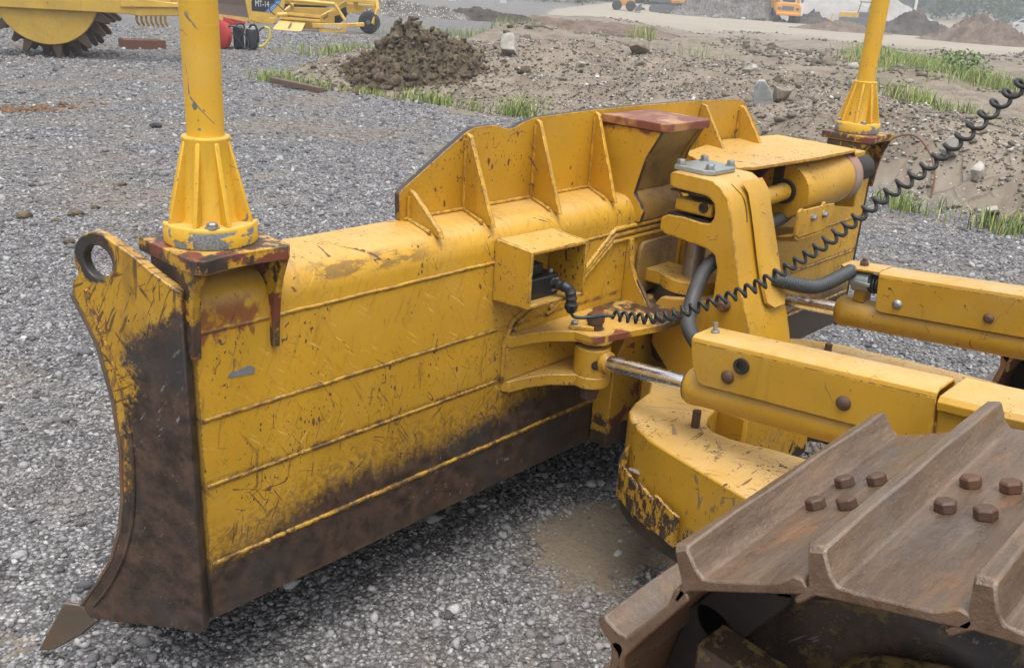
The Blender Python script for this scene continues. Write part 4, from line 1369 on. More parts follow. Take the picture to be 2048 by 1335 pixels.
c.build("grease_port", M_DARK, head)
c = MB().box((1.951, -.30, 1.196), (2.04, -.10, 1.281))
c.build('slot_shade_fill', M_DARK, head)  # dark filler block added inside the slot as painted shade
c = MB().lathe((1.79, -.40, .93), (-1, -.2, 0), [(0, .024), (.012, .026), (.02, .02), (.035, .014)], 14)
c.build("grease_fitting", M_BOLT, head)

# ---- tilt cylinder behind the head, its guard and bracket
tc = MB().lathe((2.55, -.175, 1.195), (1, 0, .03), [(0, .05), (.0, .108), (.006, .111), (.42, .111), (.424, .108)], 44)
tcy = tc.build("tilt_cylinder", Y_STD, doz, smooth=40)
c = MB().lathe((2.974, -.175, 1.208), (1, 0, .03), [(0, .107), (.006, .114), (.07, .114), (.078, .10), (.12, .09)], 40)
c.build("end_cap", bare("reddish_cap", (.26, .15, .11), .4, .6, 0, .5, 9, dust=(.3, .25, .2)), tcy, smooth=40)
c = MB().cyl((2.05, -.21, 1.19), (2.55, -.178, 1.196), .036, n=28)
c.build("rod", Y_CHIP, tcy, smooth=40)
c = MB().ring((2.535, -.179, 1.1955), (1, 0, .03), .036, .05, .018, 28)
c.box((2.545, -.165, 1.20), (2.56, -.12, 1.30))
c.build("rod_seal", M_DARK, tcy, smooth=40)
c = MB().lathe((3.05, -.15, 1.21), (1, 0, 0), [(0, .06), (.3, .06)], 20)
c.build("rear_lug", M_DARK, tcy)
ga = [(2.20, .10), (2.13, -.03), (2.16, -.17), (2.24, -.20), (2.62, -.278), (3.01, -.245), (3.04, -.2), (3.10, .18), (2.6, .19)]
def gz(x, y): return 1.328 + .012 * math.sin(x * 5) * (1 if y < 0 else .3) + (-.012 if x > 2.95 else 0)
c = MB()
c.slab([(x, y, gz(x, y)) for x, y in ga], (0, 0, .013))
c.slab([(3.0105, -.245, 1.314), (3.0405, -.2, 1.318), (3.13, -.19, 1.268), (3.09, -.235, 1.268)], (0, 0, .012))
c.build("cylinder_guard", Y_CHIP, doz, bevel=.002)
c = MB()
YB = -.30
c.slab([(2.455, YB, 1.145), (2.475, YB, 1.155), (2.49, YB, 1.155), (2.495, YB, 1.148), (2.66, YB, 1.145), (2.667, YB, 1.158), (2.685, YB, 1.158), (2.69, YB, 1.145), (2.775, YB, 1.14), (2.78, YB, 1.10), (2.72, YB, 1.035), (2.49, YB, 1.035), (2.455, YB, 1.05)], (0, .012, 0))
c.slab([(2.455, YB + .001, 1.05), (2.49, YB + .001, 1.035), (2.72, YB + .001, 1.035), (2.98, -.001, .945), (2.66, -.001, .945)], (0, 0, -.012))
cg = c.build("bracket_cover", Y_STD, doz, bevel=.003)
for bx in (2.585, 2.685):
    c = MB().cyl((bx, YB, 1.107), (bx, YB - .004, 1.107), .016, n=20)
    c.hexbolt((bx, YB - .003, 1.107), (0, -1, 0), .013, .014)
    c.build("bolt", M_ZINC, cg)
c = MB()
c.box((3.12, -.16, 1.24), (3.33, -.002, 1.29))
c.box((3.14, -.12, 1.02), (3.155, -.002, 1.239))
c.prism([(0, 1.0), (-.15, 1.02), (-.15, 1.239), (0, 1.239)], 'x', 3.335, 3.36)
c.build("cylinder_mount", Y_STD, blade, bevel=.006)
c = MB().box((3.1555, -.05, 1.03), (3.334, -.001, 1.238))
c.build("mount_recess_shade", M_DARK, blade)  # solid dark block standing in for the shade of an open cavity
c = MB()
c.tube(spline([(2.02, -.20, 1.10), (2.3, -.20, 1.085), (2.5, -.185, 1.078), (2.64, -.16, 1.085)], 8), .028, 12)
c.build("hydraulic_hose", M_HOSE, doz, smooth=60)

# ---- angle cylinders
def clevis(cx, s_):
    # two tapering lugs from the blade to the pin
    X_ = lambda d: cx + d * s_
    for k, (z0, z1) in enumerate(((.815, .855), (.655, .697))):
        out = [(X_(-.30), 0), (X_(-.285), -.03), (X_(-.20), -.045), (X_(-.13), -.075), (X_(-.065), -.13)]
        out += [(X_(.068 * math.cos(math.radians(a))), -.145 + .068 * math.sin(math.radians(a))) for a in range(195, 375, 15)]
        out += [(X_(.075), -.08), (X_(.13), -.03), (X_(.17), 0)]
        c = MB().prism(out, 'z', z0, z1)
        c.build("clevis_lug", Y_CHIP, blade, bevel=.004)
    c = MB().prism([(X_(-.295), .6985), (X_(-.295), .8135), (X_(.16), .8135), (X_(.16), .6985)], 'y', -.022, -.003)
    c.build("clevis_back_plate", Y_CHIP, blade, bevel=.004)
    c = MB().lathe((cx, -.145, .60), (0, 0, 1), [(0, .03), (.03, .034), (.255, .034), (.256, .026), (.274, .026), (.278, .031), (.302, .031), (.308, .024)], 10)
    c.build("clevis_pin", M_BOLT, blade, smooth=30)
    c = MB()
    c.slab([(cx - .085, -.10, .856), (cx - .055, -.085, .856), (cx - .005, -.14, .856), (cx - .03, -.165, .856)], (0, 0, .014))
    k_ = c.build("pin_keeper", Y_CHIP, blade, bevel=.002)
    c = MB().hexbolt((cx - .06, -.103, .870), (0, 0, 1), .013, .014)
    c.build("bolt", M_ZINC, blade)
clevis(1.40, 1)
clevis(2.45, -1)

def angle_cyl(cx, s_, z0, near):
    """s_: side the cover faces (-1 = towards the camera side)"""
    D = Vector((0, -1, .1)).normalized()
    A0 = Vector((cx, -.145, z0))
    at_ = lambda d: A0 + D * d
    b_ = MB().lathe(at_(.40), D, [(0, .034), (0, .056), (.006, .0605), (.03, .0605), (.036, .058), (1.75, .058)], 40)
    lab = "near" if near else "far"
    cy = b_.build("angle_cylinder", Y_PALE if not near else Y_STD, doz, smooth=40)
    c = MB().cyl(at_(.05), at_(.42), .0275, n=32)
    c.build("rod", M_CHROME, cy, smooth=40)
    c = MB().lathe(A0 - Vector((0, 0, .052)), (0, 0, 1), [(0, .058), (.004, .062), (.098, .062), (.102, .058)], 32)
    c.cyl(at_(.03), at_(.075), .04, .036, n=24)
    eye = c.build("rod_eye", Y_CHIP, cy, bevel=.002, smooth=40)
    c = MB().cyl(A0 + Vector((-.04, -.048, 0)), A0 + Vector((-.042, -.052, 0)), .016, n=18)
    c.build("grease_hole", M_DARK, cy)
    c = MB().ring(at_(.393), D, .029, .054, .008, 32)
    c.build("gland", M_DIRTY if near else Y_CHIP, cy, bevel=.002, smooth=40)
    # cover: folded sheet along the cylinder
    n0 = Vector((0, .1, 1)).normalized()
    def Q(d, x, h): return at_(d) + Vector((x, 0, 0)) + n0 * h
    d0 = .44 if near else .43
    d1 = 1.155 if near else 1.75
    hs = -.068
    fold = [(hs * 1, .035), (hs, .165), (hs + .006, .180), (hs + .02, .187), (.055, .187), (.068, .175), (.072, .06)]
    inner = [(.064, .06), (.060, .172), (.05, .179), (hs + .024, .179), (hs + .013, .173), (hs + .008, .16), (hs + .008, .035)]
    def sweep(dd0, dd1, sec):
        c_ = MB()
        n_ = len(sec)
        c_.add([Q(dd0, x, h) for x, h in sec] + [Q(dd1, x, h) for x, h in sec], [tuple(range(n_))[::-1], tuple(range(n_, 2 * n_))] + [(i, (i + 1) % n_, n_ + (i + 1) % n_, n_ + i) for i in range(n_)])
        return c_
    if near:
        c_ = MB()
        # side sheet with rounded lower corner and a slanted nose
        side = [(d0 + .02, .045), (d0 + .035, .037), (d1, .037), (d1, .165), (d0 - .005, .165), (d0 + .0, .10)]
        c_.slab([Q(d, hs, h) for d, h in side], (.008, 0, 0))
        top_ = [(hs, .165), (hs + .004, .178), (hs + .018, .186), (.052, .186), (.068, .175), (.070, .05), (.062, .05), (.060, .170), (.05, .178), (hs + .02, .178), (hs + .011, .172), (hs + .0085, .1655)]
        n_ = len(top_)
        c_.add([Q(d0 - .005, x, h) for x, h in top_] + [Q(d1, x, h) for x, h in top_], [tuple(range(n_))[::-1], tuple(range(n_, 2 * n_))] + [(i, (i + 1) % n_, n_ + (i + 1) % n_, n_ + i) for i in range(n_)])
        cov = c_.build("guard_cover", Y_PALE, cy, bevel=.0018, smooth=40)
        c_ = MB()
        c_.slab([Q(d, hs + .012, h) for d, h in ((d1 + .004, .035), (d1 + .7, .035), (d1 + .7, .135), (d1 + .004, .135))], (.008, 0, 0))
        ov = [(hs - .006, .136), (hs - .008, .158), (hs + .004, .172), (.12, .172), (.12, .160), (hs + .012, .160), (hs + .006, .136)]
        n_ = len(ov)
        c_.add([Q(d1 + .006, x, h) for x, h in ov] + [Q(d1 + .7, x, h) for x, h in ov], [tuple(range(n_))[::-1], tuple(range(n_, 2 * n_))] + [(i, (i + 1) % n_, n_ + (i + 1) % n_, n_ + i) for i in range(n_)])
        c_.build("rear_cover", Y_PALE, cy, bevel=.002)
        for d, h in ((.565, .083), (.92, .092)):
            c_ = MB().lathe(Q(d, hs - .0005, h), (-1, 0, 0), [(0, .021), (.003, .021), (.008, .017), (.012, .008)], 20)
            c_.build("bolt", M_BOLT, cy, smooth=30)
        c_ = MB().ring(Q(.61, hs - .001, .128), (-1, 0, 0), .014, .024, .010, 22)
        c_.cyl(Q(.61, hs + .002, .128), Q(.61, hs - .003, .128), .0145, n=18)
        c_.build("port", M_DARK, cy, smooth=30)
        c_ = MB().hexbolt(Q(.475, .0, .1865), n0, .015, .008)
        c_.cyl(Q(.475, 0, .19), Q(.475, 0, .218), .0075, n=10)
        c_.build("bolt", M_ZINC, cy)
    else:
        c_ = MB()
        side = [(.56, .048), (.575, .037), (d1, .037), (d1, .165), (.56, .165)]
        c_.slab([Q(d, hs, h) for d, h in side], (.008, 0, 0))
        top_ = [(hs, .165), (hs + .004, .178), (hs + .018, .186), (.052, .186), (.068, .175), (.070, .05), (.062, .05), (.060, .170), (.05, .178), (hs + .02, .178), (hs + .011, .172), (hs + .0085, .1655)]
        n_ = len(top_)
        c_.add([Q(.56, x, h) for x, h in top_] + [Q(d1, x, h) for x, h in top_], [tuple(range(n_))[::-1], tuple(range(n_, 2 * n_))] + [(i, (i + 1) % n_, n_ + (i + 1) % n_, n_ + i) for i in range(n_)])
        c_.slab([Q(.40, hs + .03, .179), Q(.43, hs, .179), Q(.5595, hs, .179), Q(.5595, .06, .179), Q(.40, .06, .179)], n0 * .009)
        c_.build("guard_cover", Y_PALE, cy, bevel=.0018, smooth=40)
        for d, h in ((.64, .078), (.955, .084), (1.4, .084)):
            c_ = MB().lathe(Q(d, hs - .0005, h), (-1, 0, 0), [(0, .018), (.003, .018), (.008, .015), (.012, .008)], 20)
            c_.build("bolt", M_BOLT if d > .7 else M_ZINC, cy, smooth=30)
        c_ = MB().hexbolt(Q(.475, .0, .1885), n0, .017, .016)
        c_.cyl(Q(.475, 0, .2), Q(.475, 0, .216), .009, n=10)
        c_.build("bolt", M_BOLT, cy)
        c_ = MB().box(tuple(Q(.5, -.035, .05)), tuple(Q(.46, .03, .10)))
        c_.build("hose_port", Y_STD, cy, bevel=.004)
        c_ = MB().lathe(Q(.452, -.03, .135), (.05, -1, .1), [(0, .036), (.004, .040), (.062, .040), (.066, .036)], 26)
        c_.box(tuple(Q(.53, -.072, .125)), tuple(Q(.455, -.060, .145)))
        c_.build("hose_clamp", M_STEELPL, cy, bevel=.002, smooth=40)
        c_ = MB()
        for k in range(3):
            c_.ring(Q(.522 + k * .013, -.03, .13), D, .02, .036, .008, 24)
        c_.build("hose_fitting", M_RUB, cy, smooth=40)
    return cy
c1 = angle_cyl(1.40, -1, .745, True)
c1['label'] = "near angle cylinder with chrome rod and bolted cover"
c2 = angle_cyl(2.45, 1, .768, False)
c2['label'] = "far angle cylinder with ribbed hose clamped at its nose"

# hoses
def corrug(pts, r, name, mat, amp=.06, pitch=.0075):
    P = [Vector(p) for p in spline(pts, 70)]
    L = 0
    rad = []
    for k, p in enumerate(P):
        if k: L += (p - P[k - 1]).length
        rad.append(r * (1 + amp * math.sin(2 * math.pi * L / pitch)))
    m_ = MB().tube(P, r, 14, rad=rad)
    return m_.build(name, mat, doz, smooth=60)
corrug([(1.93, -.30, 1.11), (1.86, -.315, 1.075), (1.80, -.295, 1.015), (1.725, -.31, .93), (1.665, -.345, .865), (1.62, -.41, .835), (1.56, -.48, .845), (1.46, -.56, .90), (1.42, -.64, .93)], .0265, "hydraulic_hose", M_HOSE, .015)
corrug([(1.97, -.47, 1.01), (2.05, -.525, .985), (2.13, -.555, .968), (2.21, -.57, .970), (2.30, -.575, .978), (2.40, -.575, .985)], .0255, "hydraulic_hose", M_HOSE, .055, .011)

# ---- push arms of the C-frame
def arm(s_):
    X_ = (lambda x: x) if s_ > 0 else (lambda x: 3.85 - x)
    out = [(1.70, -.20), (1.56, -.285), (1.45, -.305), (1.385, -.33), (1.34, -.37), (1.30, -.43), (1.265, -.50), (1.245, -.58), (1.19, -.86), (1.16, -1.05), (1.15, -1.4), (1.15, -3.6), (1.45, -3.6), (1.48, -1.6), (1.52, -1.15), (1.545, -.92), (1.52, -.80), (1.49, -.72), (1.475, -.66), (1.475, -.60), (1.50, -.56), (1.56, -.53), (1.70, -.50)]
    if s_ < 0:
        out = [(x - .0, y) for x, y in out]
    m_ = MB().prism([(X_(x), y) for x, y in out], 'z', .27, .62)
    a = m_.build("push_arm", Y_ARM, doz, bevel=.008, smooth=38)
    m_ = MB().cyl((X_(1.455), -.545, .621), (X_(1.455), -.545, .678), .014, n=14)
    m_.build("stop_peg", M_BOLT, a)
    return a
a1 = arm(1)
arm(-1)
m_ = MB()
m_.prism([(1.66, -.18), (2.19, -.18), (2.19, -.62), (1.66, -.62)], 'z', .30, .615)
m_.build("frame_crossmember", Y_ARM, doz, bevel=.012)
# step pocket welded on the near arm
m_ = MB()
pk = [(1.31, -.405), (1.262, -.505), (1.238, -.58), (1.215, -.685)]
nrm = [(-.87, .5), (-.93, .36), (-.965, .25), (-.97, .23)]
for k in range(3):
    (x0, y0), (x1, y1) = pk[k], pk[k + 1]
    (n0x, n0y), (n1x, n1y) = nrm[k], nrm[k + 1]
    o0, o1 = .026, .026
    P0 = (x0 + n0x * o0, y0 + n0y * o0)
    P1 = (x1 + n1x * o1, y1 + n1y * o1)
    m_.slab([(P0[0], P0[1], .355), (P1[0], P1[1], .345), (P1[0], P1[1], .452), (P0[0], P0[1], .475)], (.012, -.004, 0))
m_.slab([(1.31, -.40, .355), (1.31 - .024, -.40 + .014, .355), (1.31 - .024, -.40 + .014, .50), (1.31, -.40, .545)], (.006, .01, 0))
m_.slab([(1.312, -.402, .352), (1.287, -.392, .352), (1.188, -.68, .345), (1.22, -.69, .345)], (0, 0, .01))
m_.build("step_pocket", Y_POCK, a1, bevel=.002)
dm = lump("packed_dirt", (0, 0, 0), (.016, .034, .017), M_ROCKB, 71, 3, .4, 2.4)
dm.parent = a1
dm.location = Vector((1.283, -.445, .478)) - OFF[a1.name]

# ---- track: shoes, links, idler, frame
SW = .433
def shoe_mesh():
    m_ = MB()
    secs = [(.020, -.012), (.052, -.036), (.061, -.027), (.042, -.008), (.031, .004), (.027, .075), (-.003, .078), (-.009, .032), (-.019, .014), (-.05, .011), (-.165, .011), (-.185, .018), (-.203, .025), (-.219, .019), (-.223, .004), (-.212, -.008), (-.03, -.010)]
    n_ = len(secs)
    xs_ = [-SW, -SW * .98, -SW * .6, -SW * .2, SW * .2, SW * .6, SW * .98, SW]
    vs, fs = [], []
    for k, x in enumerate(xs_):
        for (y, z) in secs:
            e = 1 if k in (0, len(xs_) - 1) else 0
            zz_ = z * (1 - .12 * e) if z > .05 else z
            zz_ += (random.uniform(-.0035, .002) if z > .05 else 0)
            vs.append((x, y + (random.uniform(-.003, .003) if y < -.2 else 0), zz_))
    for k in range(len(xs_) - 1):
        for i in range(n_):
            j = (i + 1) % n_
            fs.append((k * n_ + i, k * n_ + j, (k + 1) * n_ + j, (k + 1) * n_ + i))
    fs += [tuple(range(n_))[::-1], tuple(range((len(xs_) - 1) * n_, len(xs_) * n_))]
    m_.add(vs, fs)
    return m_
CH = [(-1.09, .30, -84), (-1.065, .52, -78), (-1.12, .735, -58), (-1.25, .950, -26.5), (-1.478, 1.062, -15), (-1.712, 1.128, -8), (-1.957, 1.16, -3), (-2.204, 1.172, 0), (-2.45, 1.172, 0), (-2.70, 1.172, 0), (-2.95, 1.172, 0), (-3.2, 1.172, 0)]
sm = shoe_mesh().build("track_shoe", M_SHOE, None, bevel=.004, smooth=35)
off0 = sm.location.copy()
for v in sm.data.vertices:
    v.co += off0
bolts0 = []
for bx in (-.068, .068):
    for by in (-.055, -.125):
        bm_ = MB().hexbolt((0, 0, 0), (0, 0, 1), .021, .022, random.random())
        o = bm_.build("bolt", M_BOLT, None, bevel=.002)
        o.parent = sm
        o.location = (bx + random.uniform(-.004, .004), by, .022)
        bolts0.append(o)
sm.parent = doz
def set_shoe(o, x, y, z, a):
    o.location = Vector((x, y, z)) - OFF[doz.name]
    o.rotation_euler = (math.radians(a), 0, 0)
first = True
for tx in (.73, 3.12):
    for k, (y, z, a) in enumerate(CH):
        if tx > 3 and k > 9: continue
        if first:
            set_shoe(sm, tx, y, z, a)
            first = False
            continue
        o = sm.copy()
        COL.objects.link(o)
        o.parent = doz
        set_shoe(o, tx, y, z, a)
        for b0 in bolts0:
            q = b0.copy()
            COL.objects.link(q)
            q.parent = o
for tx in (.73, 3.12):
    for k, (y, z, a) in enumerate(CH):
        ar = math.radians(a)
        m_ = MB()
        for dx in (-.20, .10):
            p0 = rrect(-.24, -.125, .03, -.014, .05)
            m_.add([(tx + dx + w_, y + u * math.cos(ar) - v * math.sin(ar), z + u * math.sin(ar) + v * math.cos(ar)) for w_ in (0, .035) for u, v in p0], [tuple(range(len(p0)))[::-1], tuple(range(len(p0), 2 * len(p0)))] + [(i, (i + 1) % len(p0), len(p0) + (i + 1) % len(p0), len(p0) + i) for i in range(len(p0))])
        c0 = Vector((0, y - .02 * math.cos(ar) + .07 * math.sin(ar), z - .02 * math.sin(ar) - .07 * math.cos(ar)))
        m_.cyl((tx - .15, c0.y, c0.z), (tx + .15, c0.y, c0.z), .032, n=14)
        m_.build("track_link", M_DARK, doz, bevel=.003)
    m_ = MB().lathe((tx - .12, -1.49, .56), (1, 0, 0), [(0, .10), (0, .30), (.01, .33), (.03, .35), (.05, .38), (.19, .38), (.21, .35), (.23, .33), (.24, .30), (.24, .10)], 44)
    m_.build("idler_wheel", M_GRIMD, doz, smooth=40)
    m_ = MB()
    m_.prism([(-1.46, .42), (-1.40, .66), (-1.47, .80), (-1.62, .86), (-3.6, .98), (-3.6, .30), (-1.9, .30)], 'x', tx - .29, tx - .16)
    m_.prism([(-1.75, .33), (-1.75, .82), (-3.5, .92), (-3.5, .33)], 'x', tx - .158, tx + .2)
    tf = m_.build("track_frame", M_GRIMY, doz, bevel=.02)
    for (y, z) in ((-1.62, .72), (-1.80, .74), (-2.1, .78)):
        m_ = MB().cyl((tx - .29, y, z), (tx - .297, y, z), .03, n=20)
        m_.hexbolt((tx - .296, y, z), (-1, 0, 0), .02, .018)
        m_.build("bolt", M_BOLT, tf)
    m_ = MB().tube(spline([(tx - .30, -1.50, .60), (tx - .315, -1.62, .655), (tx - .315, -1.9, .68), (tx - .30, -2.3, .69)], 8), .016, 8)
    m_.build("frame_lip", M_DARK, tf, smooth=50)
    for k in range(6):
        yy = -1.0 - k * .01
    m_ = MB().prism([(-1.20, .72), (-1.42, .70), (-1.44, .665), (-1.36, .64), (-1.20, .66)], 'x', tx - .30, tx - .20)
    m_.prism([(-1.22, .60), (-1.40, .60), (-1.44, .53), (-1.22, .55)], 'x', tx - .30, tx - .20)
    m_.box((tx - .30, -1.46, .50), (tx - .285, -1.445, .74))
    m_.build("idler_yoke", M_GRIMD, doz, bevel=.006)


# ================================================================== MACHINES AND PILES BEHIND
def face_rz(x, y, yaw=0.0):
    """turn so that local X runs to the right as seen from the yard, local Y away"""
    vx, vy = x + .991, y + 1.934
    return math.atan2(-vx, vy) + math.radians(yaw)

B_YEL = paint("paint_old_yellow", base=(.50, .315, .05), chip=.5, edge=False, scratch=0, dust=.5)
B_YEL2 = paint("paint_plant_yellow", base=(.60, .37, .06), chip=.4, edge=False, scratch=0, dust=.4)
B_RED = bare("red_paint", (.36, .035, .028), .3, .5, 0, 0, 8)
B_TYRE = bare("tyre_rubber", (.025, .025, .027), .3, .8, 0, 0, 20, dust=(.06, .055, .05))
B_TOOTH = bare("worn_tooth_steel", (.10, .068, .048), .45, .7, .1, .3, 8)
B_RUSTR = bare("red_rust_frame", (.14, .068, .05), .4, .85, 0, .4, 6)
B_BROWN = bare("worn_bowl_steel", (.105, .070, .052), .3, .55, .1, .3, 3)
B_WHITE = bare("white_paint", (.62, .62, .60), .12, .5, 0, 0, 8)
B_BLACK = bare("black_sticker", (.018, .018, .028), .1, .4, 0, 0, 8, bstr=.05)
B_BLUE = bare("blue_sticker", (.012, .16, .42), .1, .4, 0, 0, 8, bstr=.05)
B_YHOSE = bare("yellow_hose", (.55, .45, .06), .2, .5, 0, 0, 8)
B_ORANGE = bare("orange_paint", (.62, .27, .03), .15, .5, 0, 0, 3)
B_GREYM = bare("grey_machine", (.10, .105, .11), .3, .6, 0, 0, 3)
B_GLASS = bare("dark_glass", (.05, .065, .075), .1, .12, 0, 0, 3, bstr=.02)

def lettering(text, size, mat, name, parent, origin, right, up, sx=1.0, depth=.004):
    cu = bpy.data.curves.new("t", 'FONT')
    cu.body = text
    cu.size = size
    cu.extrude = depth
    to = bpy.data.objects.new("t", cu)
    COL.objects.link(to)
    dg = bpy.context.evaluated_depsgraph_get()
    dg.update()
    me = bpy.data.meshes.new_from_object(to.evaluated_get(dg))
    bpy.data.objects.remove(to)
    bpy.data.curves.remove(cu)
    r, u = vunit(right), vunit(up)
    w = r.cross(u)
    m_ = MB()
    m_.add([Vector(origin) + r * v.co.x * sx + u * v.co.y + w * v.co.z for v in me.vertices], [tuple(p.vertices) for p in me.polygons])
    bpy.data.meshes.remove(me)
    return m_.build(name, mat, parent, smooth=0)

def tyre(m_, c, ax, r, w):
    c = Vector(c)
    ax = vunit(ax)
    return m_.lathe(c - ax * w / 2, ax, [(0, r * .55), (0, r * .86), (w * .12, r * .97), (w * .3, r), (w * .7, r), (w * .88, r * .97), (w, r * .86), (w, r * .55)], 30)

# ---- toothed drum compactor, upper left
cx, cy = 6.37, 16.75
cp_ = empty("drum_compactor", (cx, cy, gz_at(cx, cy)), face_rz(cx, cy, -14), "old yellow compactor with a toothed steel drum, standing on gravel at upper left", "compactor")
AX = 1.15
m_ = MB().lathe((0, 0, AX), (0, 1, 0), [(0, .0), (0, .90), (.03, .915), (.05, .915)], 56)
m_.build("drum_disc", B_YEL, cp_, smooth=40)
m_ = MB().lathe((0, .0505, AX), (0, 1, 0), [(0, .5), (0, .86), (1.35, .86), (1.35, .5)], 40)
m_.build("drum", B_TOOTH, cp_, smooth=40)
tm = None
for r_ in range(5):
    for k in range(12):
        a = 2 * math.pi * (k + .5 * (r_ % 2)) / 12 + .1
        d = Vector((math.cos(a), 0, math.sin(a)))
        if d.z > .35: continue
        c0 = Vector((0, .13 + .28 * r_, AX))
        if tm is None:
            m_ = MB()
            s_, y_ = Vector((0, 0, 1)), Vector((0, 1, 0))
            e = Vector((1, 0, 0))
            def rg(t_, a_, b_): return [e * t_ + s_ * a_ + y_ * b_, e * t_ - s_ * a_ + y_ * b_, e * t_ - s_ * a_ - y_ * b_, e * t_ + s_ * a_ - y_ * b_]
            vs = rg(0, .10, .075) + rg(.15, .075, .06) + rg(.28, .045, .045) + rg(.31, .025, .028)
            fs = [(3, 2, 1, 0), (12, 13, 14, 15)]
            for q in range(3):
                for i in range(4):
                    j = (i + 1) % 4
                    fs.append((q * 4 + i, q * 4 + j, q * 4 + 4 + j, q * 4 + 4 + i))
            m_.add(vs, fs)
            tm = m_.build("drum_tooth", B_TOOTH, None, bevel=.012)
            sh = tm.location.copy()
            for v in tm.data.vertices: v.co += sh
            o = tm
        else:
            o = tm.copy()
            COL.objects.link(o)
        o.parent = cp_
        o.location = c0 + d * .855
        o.rotation_euler = (0, -a, 0)
m_ = MB()
m_.prism([(-3.2, .88), (1.45, .86), (1.62, .83), (2.35, .87), (2.45, .92), (2.30, 1.10), (1.3, 1.13), (-3.2, 1.15)], 'y', -.10, .0)
fr_ = m_.build("frame_beam", B_YEL, cp_, bevel=.012)
m_ = MB().prism([(1.32, .98), (2.36, 1.02), (2.40, 1.08), (1.34, 1.17)], 'y', -.13, -.101)
m_.build("beam_cover", B_YEL2, cp_, bevel=.008)
m_ = MB().prism([(-3.2, .9), (2.4, .9), (2.4, 1.12), (-3.2, 1.12)], 'y', 1.5, 1.6)
m_.build("frame_beam", B_YEL, cp_, bevel=.01)
m_ = MB().box((2.25, -.1, .92), (2.42, 1.6, 1.1)).box((-3.2, -.1, .92), (-3.0, 1.6, 1.1))
m_.build("cross_beam", B_YEL, cp_, bevel=.01)
for k in range(7):
    m_ = MB().tube(spline([(1.55 + k * .085, .1, .86), (1.56 + k * .085, .02, .74), (1.58 + k * .085, .12, .66)], 4), .022, 6)
    m_.build("cleaner_tine", B_YEL, cp_)
m_ = MB().box((-1.0, .1, 1.155), (.95, 1.35, 1.75)).box((-.62, .0, 1.16), (-.5, .1, 1.6)).box((.28, .0, 1.16), (.38, .1, 1.6))
m_.build("engine_housing", B_YEL, cp_, bevel=.02)
m_ = MB().lathe((.32, -.02, 1.23), (0, -1, 0), [(0, .09), (.06, .09), (.08, .05)], 18).box((.02, -.03, 1.155), (.62, .0, 1.19))
m_.build("bearing", B_YEL2, cp_)
m_ = MB()
for k, (x, z, r) in enumerate(((1.15, 1.25, .11), (1.35, 1.3, .15), (1.95, 1.27, .12), (2.1, 1.34, .16))):
    m_.lathe((x, .3, z), (.3, 1, 0), [(0, .02), (.02, r), (.3, r), (.34, r * .5)], 16)
m_.tube(spline([(1.0, .2, 1.35), (1.4, .1, 1.22), (1.8, .15, 1.42), (2.2, .1, 1.2), (2.35, .2, 1.4)], 8), .025, 8)
m_.build("engine_parts", M_DARK, cp_, smooth=40)
m_ = MB().box((1.42, -.06, 1.155), (1.72, .1, 1.36)).box((1.9, .02, 1.1), (2.2, .1, 1.25)).box((2.3, .0, 1.1), (2.55, .15, 1.22)).box((2.4, 0, .9), (2.52, .1, 1.1))
m_.build("bracket_block", B_YEL, cp_, bevel=.01)

cx, cy = 9.0, 18.3
ch_ = empty("steel_frame", (cx, cy, gz_at(cx, cy)), face_rz(cx, cy, 14), "rusty red steel channel frame lying behind the toothed drum", "steel frame")
m_ = MB().box((-.45, 0, 0), (.42, .03, .17)).box((-.45, 0, .17), (.42, .16, .19)).box((-.45, 0, -.01), (.42, .16, .0))
m_.build("channel", B_RUSTR, ch_, bevel=.006)
m_ = MB().box((-.45, .5, 0), (.42, .53, .18)).box((.39, .161, 0), (.42, .5, .18))
m_.build("channel", B_RUSTR, ch_, bevel=.006)

# ---- red hydraulic attachment with hoses
cx, cy = 11.05, 17.85
rd = empty("hydraulic_attachment", (cx, cy, gz_at(cx, cy)), face_rz(cx, cy, 0), "red hydraulic attachment with tangled black hoses and a yellow hose on the gravel", "attachment")
K = 1 / 80.
def q(px, py, y=0.0):   # measured on its own front plane, metres
    return Vector(((px - 490) * K, y, max(.0, (102 + .062 * (px - 490) - py) * K)))
m_ = MB().lathe(q(452, 76, .05), (-1, -.75, .08), [(-.12, .3), (-.10, .335), (.0, .335), (.03, .30), (.05, .12)], 30)
m_.build("flange", B_RED, rd, smooth=40)
m_ = MB().box(tuple(q(424, 99, .0)), tuple(q(446, 50, .45)))
m_.build("red_housing", B_RED, rd, bevel=.02)
m_ = MB()
m_.slab([q(461, 44, -.02), q(478, 56, -.05), q(474, 60, -.05), q(460, 50, -.02)], (0, .08, 0))
m_.slab([q(462, 46, .1), q(500, 55, .2), q(498, 60, .2), q(462, 60, .1)], (0, .3, 0))
m_.slab([q(458, 76, -.08), q(470, 76, -.08), q(470, 80, -.08), q(458, 80, -.08)], (0, .3, 0))
m_.slab([q(458, 88, -.08), q(470, 88, -.08), q(468, 100, -.08), q(456, 100, -.08)], (0, .3, 0))
m_.build("red_bracket", B_RED, rd, bevel=.006)
m_ = MB().slab([q(476, 62), q(494, 63), q(496, 100), q(477, 101)], (0, .3, 0))
m_.build("motor_block", B_BLACK, rd, bevel=.03)
m_ = MB().lathe(q(508, 101, .15), (.06, 0, 1), [(0, .12), (.01, .145), (.40, .145), (.43, .12)], 24)
m_.build("canister", B_BLACK, rd, smooth=40)
m_ = MB().lathe(q(509, 68, .15) + Vector((.0, 0, .005)), (.06, 0, 1), [(0, .13), (.05, .12), (.06, .05)], 24)
m_.build("canister_cap", bare("grey_cap", (.35, .35, .34), .1, .4), rd, smooth=40)
